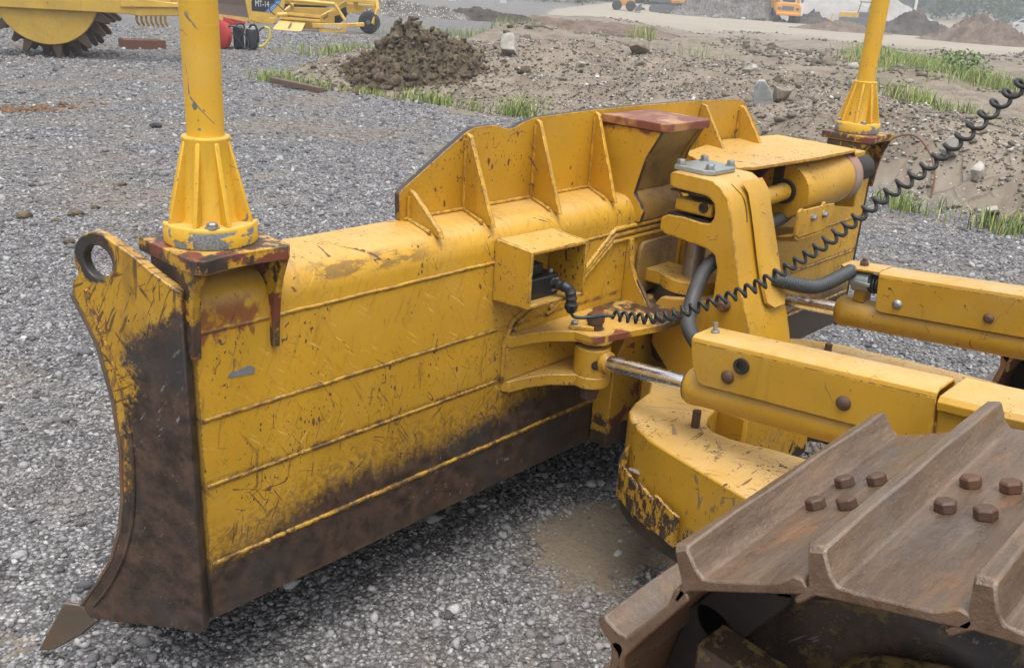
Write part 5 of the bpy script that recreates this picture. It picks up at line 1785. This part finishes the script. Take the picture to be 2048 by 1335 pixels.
for pts in ([(468, 60), (484, 63), (496, 75), (502, 90), (500, 100)], [(462, 70), (474, 72), (484, 84), (494, 98), (504, 101), (516, 92), (520, 76), (516, 62), (508, 58), (504, 64)], [(478, 100), (486, 84), (494, 72), (496, 60), (488, 55), (482, 60)], [(506, 63), (514, 58), (520, 70), (521, 90)]):
    m_ = MB().tube(spline([q(a, c_, -.12 - .02 * k) for k, (a, c_) in enumerate(pts)], 8), .018, 8)
    m_.build("hose", M_RUB, rd, smooth=50)
m_ = MB().tube(spline([q(522, 70, -.1), (q(526, 66, -.1)), q(534, 63, -.1)], 6), .018, 8)
m_.build("hose", M_RUB, rd, smooth=50)
m_ = MB().tube(spline([q(532, 63.5, -.1), q(539, 66, -.1), q(541, 76, -.1), q(538, 86, -.1), q(528, 96, -.1), q(521, 97, -.1)], 8), .028, 9)
m_.build("yellow_hose", B_YHOSE, rd, smooth=50)

# ---- earth scraper with its sticker
cx, cy = 16.6, 26.39
mt = empty("earth_scraper", (cx, cy, gz_at(cx, cy) - .07), face_rz(cx, cy, 0), "yellow earth scraper with black MT-14 sticker and brown worn bowl", "scraper")
K = 1 / 56.
def q(px, py, y=0.0):
    return Vector(((px - 500) * K, y, (46 + .062 * (px - 500) - py) * K))
pl_ = [q(487, -40), q(493, 2), q(498, 33), q(506, 48), q(533, 49), q(546, 41), q(562, 17), q(566, -10), q(560, -40)]
m_ = MB().slab(pl_, (0, .08, 0))
sp_ = m_.build("side_plate", B_YEL2, mt, bevel=.012)
m_ = MB().slab([q(493.5, 36, -.004), q(503, 34.5, -.004), q(520, 42, -.004), q(508, 47, -.004)], (0, -.03, 0))
m_.build("wear_plate", B_YEL, sp_, bevel=.006)
m_ = MB()
for a, c_ in ((503, 38), (508, 40), (513, 42), (517, 43)): m_.hexbolt(q(a, c_, -.034), (0, -1, 0), .02, .015)
m_.build("bolts", M_BOLT, sp_)
st_ = [q(504, 5, -.003), q(504, 21, -.003), q(533.5, 24.4, -.003), q(556.5, 5, -.003), q(551, -6, -.003), q(511, -6, -.003)]
m_ = MB().slab(st_, (0, -.004, 0))
stk = m_.build("sticker", B_BLACK, sp_)
for k in range(3):
    o_ = k * 4.3
    m_ = MB().slab([q(526.5 + o_, 23.3 - .0 + k * .5, -.0075), q(529.6 + o_, 23.8 + k * .4, -.0075), q(549.6 + o_ * .85, 6.5 - k * .8, -.0075), q(544.5 + o_ * .95, -5.6, -.0075), q(541.5 + o_ * .95, -5.6, -.0075), q(546.3 + o_ * .85, 6.0 - k * .8, -.0075)], (0, -.003, 0))
    m_.build("blue_stripe", B_BLUE, stk)
for k in range(2):
    o_ = k * 4.3 + 3.35
    m_ = MB().slab([q(526.5 + o_, 23.9 + k * .4, -.0078), q(527.3 + o_, 24.0 + k * .4, -.0078), q(547.3 + o_ * .87, 6.2 - k * .8, -.0078), q(546.5 + o_ * .87, 6.0 - k * .8, -.0078)], (0, -.003, 0))
    m_.build("white_line", B_WHITE, stk)
e_ = q(510, 13.4, -.0075)
lettering("MT-14", .27, B_WHITE, "lettering", stk, e_, (1, 0, -.02), (0, 0, 1), .62)
m_ = MB()
rows = []
for zz_, yy in ((.20, .0), (.32, .14), (.55, .26), (.85, .30), (1.2, .22), (1.7, .0)):
    rows.append((zz_, yy))
for (z0, y0), (z1, y1) in zip(rows[:-1], rows[1:]):
    m_.slab([(-.05 + y0 * .5, .05 + y0, z0), (-1.7 + y0 * .5, 2.3 + y0, z0), (-1.7 + y1 * .5, 2.3 + y1, z1), (-.05 + y1 * .5, .05 + y1, z1)], (.05, .05, 0))
m_.build("bowl", B_BROWN, mt, smooth=50)
m_ = MB().slab([(-.06, .0, .02), (-1.72, 2.26, .02), (-1.70, 2.3, .22), (-.04, .04, .22)], (-.03, -.02, 0))
m_.build("cutting_lip", B_YEL, mt, bevel=.01)
m_ = MB()
tyre(m_, (1.75, .9, .78), (.3, 1, 0), .78, .5)
m_.build("tyre", B_TYRE, mt, smooth=40)
m_ = MB()
tyre(m_, (2.62, 1.5, .80), (.75, 1, 0), .80, .5)
ty = m_.build("tyre", B_TYRE, mt, smooth=40)
m_ = MB().lathe((2.62 - .17, 1.5 - .22, .80), (-.75, -1, 0), [(-.02, .45), (.02, .45), (.0, .36), (-.06, .16), (-.06, .0)], 26)
m_.build("rim", B_WHITE, ty, smooth=40)
m_ = MB().box((1.1, .2, .7), (3.4, .5, .95)).box((1.1, 1.1, .8), (3.4, 1.3, 1.0))
m_.build("rear_frame", B_YEL, mt, bevel=.015)

# ---- towed box scraper
cx, cy = 16.97, 23.06
bs = empty("box_scraper", (cx, cy, gz_at(cx, cy)), face_rz(cx, cy, 0), "small yellow box scraper lettered ASHLAND with one black tail wheel", "scraper")
K = 1 / 60.7
def q(px, py, y=0.0):
    return Vector(((px - 640) * K, y, (63 + .062 * (px - 640) - py) * K))
def beam(m_, a, c_, w, h):
    a, c_ = Vector(a), Vector(c_)
    d = vunit(c_ - a)
    s_ = d.cross(Vector((0, 0, 1))).normalized() * w / 2
    u_ = s_.cross(d).normalized() * h / 2
    vs = [a + s_ + u_, a - s_ + u_, a - s_ - u_, a + s_ - u_, c_ + s_ + u_, c_ - s_ + u_, c_ - s_ - u_, c_ + s_ - u_]
    return m_.add(vs, [(0, 1, 2, 3), (7, 6, 5, 4), (0, 4, 5, 1), (1, 5, 6, 2), (2, 6, 7, 3), (3, 7, 4, 0)])
m_ = MB().slab([q(572, 39, -.1), q(616, 44, -.1), q(606, 62, -.35), q(555.5, 57, -.35)], (0, .04, .03))
pn = m_.build("side_panel", B_YEL2, bs, bevel=.006)
m_ = MB().slab([q(587.5, 46, -.215), q(590, 46, -.215), q(584.5, 54, -.31), (q(582, 54, -.31))], (0, -.012, -.008))
m_.build("slot", B_BLACK, pn)
m_ = MB()
beam(m_, q(573, 30, .0), q(642, 37.5, .0), .07, .09)
beam(m_, q(642, 37.5, .0), q(668, 27, .9), .07, .09)
beam(m_, q(573, 30, .0), q(590, 18, 1.2), .07, .09)
m_.build("box_rail", B_YEL2, bs, bevel=.008)
m_ = MB().slab([q(577, 22, 1.1), q(668, 25, 1.1), q(668, 52, 1.1), q(577, 50, 1.1)], (0, .05, 0)).slab([q(574, 32, .02), q(640, 39, .02), q(640, 60, .02), q(574, 56, .02)], (0, .04, 0))
m_.build("box_wall", B_YEL, bs, bevel=.006)
m_ = MB()
beam(m_, q(568, 38, -.12), q(640, 44, -.12), .10, .07)
m_.build("front_rail", B_YEL2, bs, bevel=.008)
m_ = MB().tube([q(579, 6.5, -.05), q(667, 15, -.05)], .055, 12).tube([q(667, 15, -.05), q(686, 44, -.1)], .05, 12)
m_.build("lift_frame", B_YEL2, bs, smooth=40)
m_ = MB()
beam(m_, q(581, 8, .0), q(592, 22, .3), .06, .05)
m_.build("strut", B_YEL, bs, bevel=.006)
m_ = MB()
beam(m_, q(645, 40, .3), q(690, 14, .4), .10, .13)
beam(m_, q(655, 34, .2), q(676, 30, .2), .16, .16)
m_.build("strut", B_YEL, bs, bevel=.006)
m_ = MB()
beam(m_, q(626, 51.5, -.25), q(690, 52.5, -.25), .14, .135)
sb_ = m_.build("side_beam", B_YEL2, bs, bevel=.008)
lettering("ASHLAND", .155, B_WHITE, "lettering", sb_, q(646.5, 55.8, -.3245), (1, 0, 0.0), (0, 0, 1), .72)
m_ = MB().slab([q(638, 58, -.3), q(688, 58.5, -.3), q(687, 65, -.3), q(640, 65, -.3)], (0, .05, 0))
m_.build("skid", B_YEL2, bs, bevel=.006)
m_ = MB()
beam(m_, q(690, 52.5, -.2), q(721, 51, -.2), .14, .12)
m_.build("tail_arm", B_YEL2, bs, bevel=.02)
m_ = MB().slab([q(694, 49.5, -.2735), q(706, 49.8, -.2735), q(706, 52.5, -.2735), q(694, 52.2, -.2735)], (0, -.003, 0))
m_.build("red_label", bare("red_label", (.5, .2, .12), .3, .5), bs)
m_ = MB()
beam(m_, q(678, 5, .25), q(744, 14, .1), .12, .13)
beam(m_, q(678, 16, .5), q(744, 22, .4), .1, .1)
beam(m_, q(705, 10, .2), q(710, 26, .3), .1, .1)
beam(m_, q(744, 10, .1), q(746, 26, .0), .1, .12)
beam(m_, q(690, 26, .35), q(722, 25, .3), .12, .2)
m_.build("tail_frame", B_YEL2, bs, bevel=.01)
m_ = MB()
beam(m_, q(746, 25, -.02), q(737, 51, -.18), .05, .12)
beam(m_, q(742, 25, .30), q(733, 51, .22), .05, .12)
m_.build("wheel_fork", B_YEL2, bs, bevel=.008)
m_ = MB()
tyre(m_, q(731, 48, .02), (.35, 1, 0), .335, .24)
ty = m_.build("tail_wheel", B_TYRE, bs, smooth=40)
m_ = MB().lathe(q(731, 48, .02) + Vector((-.03, -.09, 0)), (-.35, -1, 0), [(-.02, .185), (.0, .185), (.005, .16), (-.04, .08), (.03, .07), (.035, .0)], 20)
m_.build("hub", B_GREYM, ty, smooth=40)
m_ = MB().lathe(q(563, 33, -.1), (1, .1, .1), [(0, .05), (.02, .07), (.3, .07), (.32, .03)], 16).box(tuple(q(549, 46, -.15)), tuple(q(560, 38, .1)))
m_.build("hitch_cylinder", B_YEL2, bs, smooth=40)
m_ = MB().tube(spline([q(560, 33, -.1), q(551, 25, -.12), q(552, 16, -.1), q(562, 14, 0), (q(572, 22, .0)), q(578, 28, .05)], 8), .017, 8)
m_.build("hose", M_RUB, bs, smooth=50)

# ---- board and scraps on the yard
cx, cy = 7.85, 11.0
bd = empty("rusty_board", (cx, cy, gz_at(cx, cy) + .02), math.atan2(10.3 - 11.75, 7.83 - 7.87), "short rusty steel bar lying at the grassy yard edge", "steel bar")
m_ = MB().box((-.72, -.05, 0), (.68, .05, .085)).cyl((-.70, 0, .05), (-.74, 0, .05), .05, n=12)
m_.build("bar", bare("brown_rust_bar", (.115, .075, .058), .5, .85, 0, .25, 11), bd, bevel=.01)
for k, (x, y, s_, mm) in enumerate(((1.62, 5.55, .05, M_CLOD), (1.95, 5.4, .045, M_CLOD), (1.75, 5.28, .03, M_CLOD), (2.15, 5.5, .03, M_CLOD), (3.15, 5.15, .04, M_CLOD), (2.7, 6.2, .035, M_CLOD), (4.4, 8.9, .06, B_TYRE), (1.6, 4.7, .035, M_CLOD))):
    o = lump("clod", (x, y, gz_at(x, y) + s_ * .35), (s_ * 1.2, s_, s_ * .6), mm, 60 + k, 3, .35, 2.2, sharp=False)
    if mm is M_CLOD: tag(o, "small brown clod lying on the grey gravel left of the near mast", "clod", "clods on the gravel")
    else: tag(o, "small dark scrap lying on the gravel before the toothed drum", "scrap")
hx, hy = RNG.normal(3.5, .5, 260), RNG.normal(10.85, .18, 260)
o = stones("mud_crumbs", np.stack([hx, hy, terrain(hx, hy)[0]], -1), RNG.uniform(.015, .05, 260), soil("orange_mud", (.16, .09, .045), (.25, .155, .085), 6), flat=.4)
tag(o, "orange brown mud crumbs in a patch at the left edge", None, None, 'stuff')

# ---- far plant
S_GREY = soil("grey_aggregate", (.24, .225, .215), (.33, .315, .30), .6, (.36, .35, .34), .1)
S_DARK = soil("dark_soil", (.04, .034, .03), (.10, .085, .075), .9, (.2, .18, .16), .1)
S_RED = soil("reddish_soil", (.10, .07, .055), (.19, .145, .115), .8, (.3, .27, .25), .12)
S_RUB = soil("mixed_rubble", (.06, .055, .05), (.20, .185, .17), 1.6, (.55, .53, .5), .25)
def far_pile(name, x, y, rx, ry, h, mat, seed, label, rough=.2, peak=1.0, rot=None, cat="pile", n=90):
    o = pile(name, x, y, rx, ry, h, mat, seed, face_rz(x, y) if rot is None else rot, n, rough, 1.6, peak)
    return tag(o, label, cat)
far_pile("gravel_stockpile", 128, 61.5, 15, 13, 11, S_GREY, 3, "huge smooth grey aggregate stockpile behind the dump truck", .05, 1.0)
rp = far_pile("rubble_pile", 101.5, 60.5, 6.6, 4, 3.6, S_RUB, 5, "tall jumbled demolition rubble pile left of the dump truck", .8, .75, n=110)
k_ = 1600
hx, hy = RNG.normal(0, 2.9, k_), RNG.normal(0, 1.4, k_)
rz_ = face_rz(101.5, 60.5)
wx, wy = 101.5 + hx * math.cos(rz_) - hy * math.sin(rz_), 60.5 + hx * math.sin(rz_) + hy * math.cos(rz_)
hz = np.clip(2.9 * (1 - np.hypot(hx / 6.2, hy / 3.6)), 0, None) * RNG.uniform(.7, 1.1, k_)
o = stones("rubble_chunk", np.stack([wx - 101.5, wy - 60.5, terrain(wx, wy)[0] + hz], -1), RNG.uniform(.08, .42, k_), stone_mat("rubble_chunk", [(0, (.05, .045, .04)), (.5, (.15, .14, .13)), (.85, (.34, .33, .31)), (1, (.6, .58, .55))], (.15, .13, .11)), flat=.7)
o.parent = rp
o['kind'] = 'stuff'
m_ = MB()
for k in range(26):
    x, y = random.gauss(0, 2.6), random.gauss(-1, .8)
    z = 1.0 + random.random() * 2.0
    d = Vector((random.uniform(-1, 1), random.uniform(-.3, .3), random.uniform(-.2, .9))).normalized() * random.uniform(.8, 2.2)
    X_ = Vector((x * math.cos(rz_) - y * math.sin(rz_), x * math.sin(rz_) + y * math.cos(rz_), z - 1.2))
    beam(m_, X_ - d, X_ + d, .10, .10)
m_.v = [(v[0] + 101.5, v[1] + 60.5, v[2]) for v in m_.v]
OFF[rp.name] = Vector((101.5, 60.5, 0))
o = m_.build("broken_timber", bare("old_timber", (.28, .26, .24), .4, .8), rp)
o['kind'] = 'stuff'
far_pile("soil_pile", 104, 50.2, 2.6, 1.8, 1.4, S_DARK, 7, "small dark soil heap right of the dump truck wheels", .4)
far_pile("soil_pile", 90, 40.2, 4.2, 2.2, 1.0, S_RED, 8, "low brown bank in front of the small dark soil heap", .5)
far_pile("soil_pile", 97, 36.0, 5.2, 2.8, 2.1, S_DARK, 9, "broad dark earth mound right of the far mast", .45)
far_pile("soil_pile", 90, 27.4, 4.6, 2.6, 2.6, S_RED, 10, "reddish brown earth mound right of the dark mound", .45)
far_pile("soil_pile", 100, 24.6, 6.2, 3.0, 2.4, S_GREY, 12, "pale grey gravel mound at the right edge below the parked car", .2)
far_pile("soil_pile", 28.5, 34, 4.6, 1.8, .75, S_RUB, 14, "low rubble bank behind the box scraper wheel", .6)
far_pile("soil_pile", 32, 31.5, 3.2, 1.4, .55, S_DARK, 15, "low dark earth bank right of the rubble bank, above the clay heap", .5)
far_pile("soil_pile", 37, 27, 6.5, 1.6, .50, S_RED, 16, "long low brown bank along the haul road", .5)

def local(name, x, y, yaw, label, cat):
    return empty(name, (x, y, gz_at(x, y)), face_rz(x, y, yaw), label, cat)

# dump truck seen from the front
tk = local("dump_truck", 100.9, 51.7, 8, "orange articulated dump truck facing the yard on the haul road", "dump truck")
m_ = MB().prism([(-1.35, .95), (1.35, .95), (1.42, 1.5), (1.25, 2.0), (.95, 2.1), (-.95, 2.1), (-1.25, 2.0), (-1.42, 1.5)], 'y', 0, 1.9)
bdy = m_.build("hood", B_ORANGE, tk, bevel=.08)
m_ = MB().box((-.75, -.02, 1.3), (.55, .01, 1.75))
m_.build("grille", B_GREYM, bdy)
m_ = MB().box((-1.3, -.25, .75), (1.3, .1, 1.08))
m_.build("bumper", B_ORANGE, tk, bevel=.08)
m_ = MB().prism([(-.85, 2.1), (.85, 2.1), (.75, 3.1), (-.75, 3.1)], 'y', .6, 1.9)
cb_ = m_.build("cab", B_WHITE, tk, bevel=.05)
m_ = MB().slab([(-.7, .585, 2.2), (.7, .585, 2.2), (.64, .585, 2.92), (-.64, .585, 2.92)], (0, -.02, 0))
m_.build("windscreen", B_GLASS, cb_)
for s_ in (-1, 1):
    m_ = MB()
    tyre(m_, (s_ * 1.15, .8, .7), (1, 0, 0), .72, .55)
    m_.build("wheel", B_TYRE, tk, smooth=40)
    m_ = MB()
    tyre(m_, (s_ * 1.15, 4.6, .7), (1, 0, 0), .72, .55)
    m_.build("wheel", B_TYRE, tk, smooth=40)
    m_ = MB().box((s_ * 1.42 - .12, .3, 2.2), (s_ * 1.42 + .12, .4, 2.9)).box((s_ * 1.05 - .3, .34, 2.5), (s_ * 1.05 + .3, .37, 2.54))
    m_.build("mirror", B_GREYM, tk)
    m_ = MB().box((s_ * 1.0 - .2, -.03, 1.35), (s_ * 1.0 + .15, .02, 1.6))
    m_.build("headlight", B_GREYM, bdy)
m_ = MB().prism([(2.3, 1.5), (6.4, 1.3), (7.0, 2.6), (2.2, 2.75)], 'x', -1.45, 1.45)
m_.build("dump_body", B_ORANGE, tk, bevel=.05)
# excavator
ex = local("excavator", 96.5, 65.0, 0, "orange and grey excavator at work left of the rubble pile", "excavator")
m_ = MB()
for y in (0, 2.4):
    m_.prism(rrect(-2.1, .02, 2.3, .85, .4, 8), 'y', y, y + .6)
m_.build("track", B_GREYM, ex, bevel=.04)
m_ = MB().box((-1.0, .3, .86), (1.2, 2.6, 1.15))
m_.build("turntable", B_GREYM, ex)
m_ = MB().prism([(.35, 1.15), (2.0, 1.15), (2.1, 1.6), (2.0, 2.5), (.35, 2.5)], 'y', .1, 2.9)
m_.build("counterweight", B_ORANGE, ex, bevel=.12)
m_ = MB().prism([(-1.9, 1.15), (.34, 1.15), (.34, 2.9), (-1.5, 2.9)], 'y', .2, 1.4)
cb_ = m_.build("cab", B_GREYM, ex, bevel=.06)
m_ = MB().box((-1.4, .18, 1.9), (-.1, .19, 2.75))
m_.build("window", B_GLASS, cb_)
m_ = MB()
beam(m_, (-.6, 1.9, 1.6), (-3.2, 1.9, 4.8), .4, .6)
beam(m_, (-3.2, 1.9, 4.8), (-6.4, 1.9, 3.4), .4, .5)
m_.build("boom", B_ORANGE, ex, bevel=.05)
# wheel loader
wl = local("wheel_loader", 86.9, 64.1, 0, "small orange loader parked by the trees, left of the excavator", "loader")
m_ = MB()
for x in (-.75, .75):
    for y in (0, 1.7):
        tyre(m_, (x, y, .55), (0, 1, 0), .55, .4)
m_.build("wheels", B_TYRE, wl, smooth=40)
m_ = MB().prism([(-1.1, .55), (1.1, .55), (1.15, 1.2), (.4, 1.3), (.4, 2.4), (-.6, 2.4), (-.6, 1.35), (-1.1, 1.3)], 'y', .2, 1.5)
m_.build("body", B_ORANGE, wl, bevel=.06)
m_ = MB().box((-.5, .17, 1.5), (.3, .19, 2.25))
m_.build("window", B_GLASS, wl)
m_ = MB().prism([(1.2, .05), (1.9, .05), (1.95, .8), (1.75, .8), (1.3, .25)], 'y', -.2, 1.9)
m_.build("bucket", B_GREYM, wl, bevel=.03)
m_ = MB()
beam(m_, (.3, .85, 1.25), (1.4, .85, .5), .25, .2)
m_.build("loader_arm", B_GREYM, wl)
bk = local("grapple_bucket", 99.3, 57.5, 0, "brown steel bucket lying at the foot of the rubble pile", "bucket")
m_ = MB().prism([(-.8, .05), (.75, .0), (.85, .5), (.6, .75), (-.75, .65)], 'y', 0, .9)
m_.build("shell", B_BROWN, bk, bevel=.05)
# far crawler dozer
fd = local("crawler_dozer", 114.5, 50.2, 0, "yellow crawler dozer parked before the grey stockpile, beside the far mast", "bulldozer")
m_ = MB()
for y in (0, 1.8): m_.prism(rrect(-1.6, .02, 2.0, .85, .38, 8), 'y', y, y + .5)
m_.build("track", B_GREYM, fd, bevel=.03)
m_ = MB().prism([(-1.7, .6), (.6, .6), (.6, 1.5), (-1.6, 1.35)], 'y', .5, 1.8)
m_.build("hood", B_YEL2, fd, bevel=.05)
m_ = MB()
for x, z in ((.3, 2.6), (1.5, 2.6)):
    for y in (.5, 1.8): beam(m_, (x + (.15 if x < 1 else 0), y, 1.3), (x + .35, y, z), .1, .1)
m_.box((.5, .4, 2.6), (2.0, 1.95, 2.72))
m_.box((.6, .5, .7), (2.0, 1.8, 1.5))
m_.build("canopy", B_GREYM, fd)
m_ = MB().prism([(-2.5, .1), (-2.3, .1), (-2.45, .6), (-2.3, 1.15), (-2.45, 1.15), (-2.6, .6)], 'y', -.4, 2.7)
m_.build("blade", B_YEL2, fd, bevel=.02)
# screening plant with conveyor
sc_ = local("screening_plant", 149, 58.6, 0, "grey screening plant with hopper and raised conveyor, beyond the dark mound", "screening plant")
m_ = MB().prism([(-2.3, 2.2), (1.6, 2.2), (2.2, 5.4), (-1.6, 5.4)], 'y', 0, 3)
m_.build("hopper", B_GREYM, sc_, bevel=.05)
m_ = MB().box((-1.8, -.2, 5.4), (2.4, 3.2, 5.6))
m_.build("hopper_rim", B_GREYM, sc_)
m_ = MB().box((-7.0, .3, .8), (3.0, 2.6, 2.1))
for k in range(7): m_.box((-6.8 + k * 1.4, .15, .8), (-6.6 + k * 1.4, .29, 2.1))
m_.build("chassis", B_RUSTR, sc_)
m_ = MB()
beam(m_, (3.2, 1.3, 1.6), (6.2, 1.3, 6.2), 1.0, .7)
m_.box((5.7, .6, 6.0), (5.95, 2.0, 6.9)).box((6.35, .6, 6.0), (6.6, 2.0, 6.9))
m_.build("conveyor", B_GREYM, sc_)
m_ = MB().box((1.9, .2, 1.2), (2.3, .6, 4.2)).box((1.7, .2, 3.4), (3.1, .5, 3.9))
m_.build("support", B_WHITE, sc_)
m_ = MB()
for x in (-5, -1, 2): m_.cyl((x, .3, .45), (x, 2.6, .45), .45, n=18)
m_.build("wheels", B_TYRE, sc_)
# parked car
cr_ = local("parked_car", 168.0, 45.6, 0, "silver car parked on the rise at the far right edge", "car")
m_ = MB().prism([(-2.2, .35), (2.2, .35), (2.2, .85), (1.4, .95), (.9, 1.42), (-1.0, 1.45), (-1.7, .95), (-2.2, .85)], 'y', 0, 1.7)
b_ = m_.build("body", bare("silver_paint", (.55, .56, .58), .1, .35, .3), cr_, bevel=.08)
m_ = MB().prism([(-1.5, .97), (1.25, .97), (.85, 1.36), (-.95, 1.38)], 'y', -.012, -.001)
m_.build("window", B_GLASS, b_)
m_ = MB()
for x in (-1.4, 1.35):
    for y in (.08, 1.6): tyre(m_, (x, y, .33), (0, 1, 0), .33, .22)
m_.build("wheels", B_TYRE, cr_)
# concrete blocks on the far side of the road
for (x, y, lab) in ((74.5, 70.6, "white concrete block at the far edge of the haul road, right one of two"), (68.5, 72.0, "white concrete block at the far edge of the haul road, left one of two")):
    bl = local("concrete_block", x, y, 0, lab, "concrete block")
    m_ = MB().prism([(-.4, 0), (.4, 0), (.32, .35), (.26, 1.1), (-.26, 1.1), (-.32, .35)], 'y', 0, .8)
    m_.build("block", bare("pale_concrete", (.5, .49, .47), .12, .85), bl, bevel=.02)
for k, (x, y, ln, yw, lab) in enumerate(((46, 16.5, 2.2, 24, "long pale plank lying on the bare ground beyond the grassy ditch"), (40, 12.2, 1.4, 30, "short pale plank lying nearer on the bare ground beyond the ditch"))):
    pk_ = local("plank", x, y, -yw, lab, "plank")
    m_ = MB().box((-ln / 2, -.12, .03), (ln / 2, .12, .10))
    m_.build("board", bare("pale_board", (.42, .38, .32), .15, .8), pk_)

# ---- woods far off
def woods(name, az0, az1, r0, r1, n, h0, h1, mat, label, per=330, leaf=.55):
    V, F = [], []
    c = 0
    for k in range(n):
        a = math.radians(random.uniform(az0, az1))
        r = random.uniform(r0, r1)
        x, y = -1 + r * math.cos(a), -2 + r * math.sin(a)
        z0 = gz_at(x, y)
        h = random.uniform(h0, h1)
        d = RNG.normal(size=(per, 3)); d /= np.linalg.norm(d, axis=1)[:, None]
        rr = RNG.random(per) ** .4
        lob = 1 + .5 * fbm(d[:, 0] * 2.2 + k * 5, d[:, 1] * 2.2 + d[:, 2] * 1.7, 3, k)
        p = d * (rr * lob)[:, None] * np.array([h * .36, h * .36, h * .48]) + np.array([x, y, z0 + h * .50])
        u = RNG.normal(size=(per, 3)); u /= np.linalg.norm(u, axis=1)[:, None]
        w = np.cross(u, RNG.normal(size=(per, 3))); w /= np.linalg.norm(w, axis=1)[:, None]
        s_ = leaf * h / 9 * RNG.uniform(.6, 1.3, per)[:, None]
        V.append(np.stack([p - u * s_, p + w * s_ * .6, p + u * s_, p - w * s_ * .6], 1).reshape(-1, 3))
        F.append(np.arange(per * 4).reshape(-1, 4) + c)
        c += per * 4
    o = mesh_np(name, np.concatenate(V), np.concatenate(F), mat)
    return tag(o, label, None, None, 'stuff')
M_WOOD = leafmat("wood_leaves", (.03, .055, .022), (.055, .09, .035), (.09, .13, .05))
woods("woods", 30, 50, 150, 185, 100, 8, 14, M_WOOD, "dark hazy woods along the far side of the haul road")
woods("scrub", 38.5, 50, 118, 135, 90, 1.2, 3, leafmat("scrub_leaves", (.07, .10, .035), (.12, .16, .06), (.2, .22, .1)), "low pale scrub at the foot of the far woods", 160)
woods("hillside_trees", 10, 24, 200, 330, 130, 5, 11, M_WOOD, "pale trees fading into the haze on the far right hillside", 220)

# ---- haze
hz_t = NT("haze_air")
hz_t.t.links.clear()
pv = hz_t.n("ShaderNodeVolumePrincipled")
pv.inputs['Color'].default_value = (.86, .93, 1.0, 1)
pv.inputs['Density'].default_value = .0015
pv.inputs['Anisotropy'].default_value = .2
hz_t.t.links.new(pv.outputs[0], hz_t.out.inputs['Volume'])
m_ = MB().box((-2550, -2550, -6), (2550, 2550, 130))
hz_o = m_.build("haze", hz_t.m, None, smooth=0)
tag(hz_o, None, None, None, 'stuff')
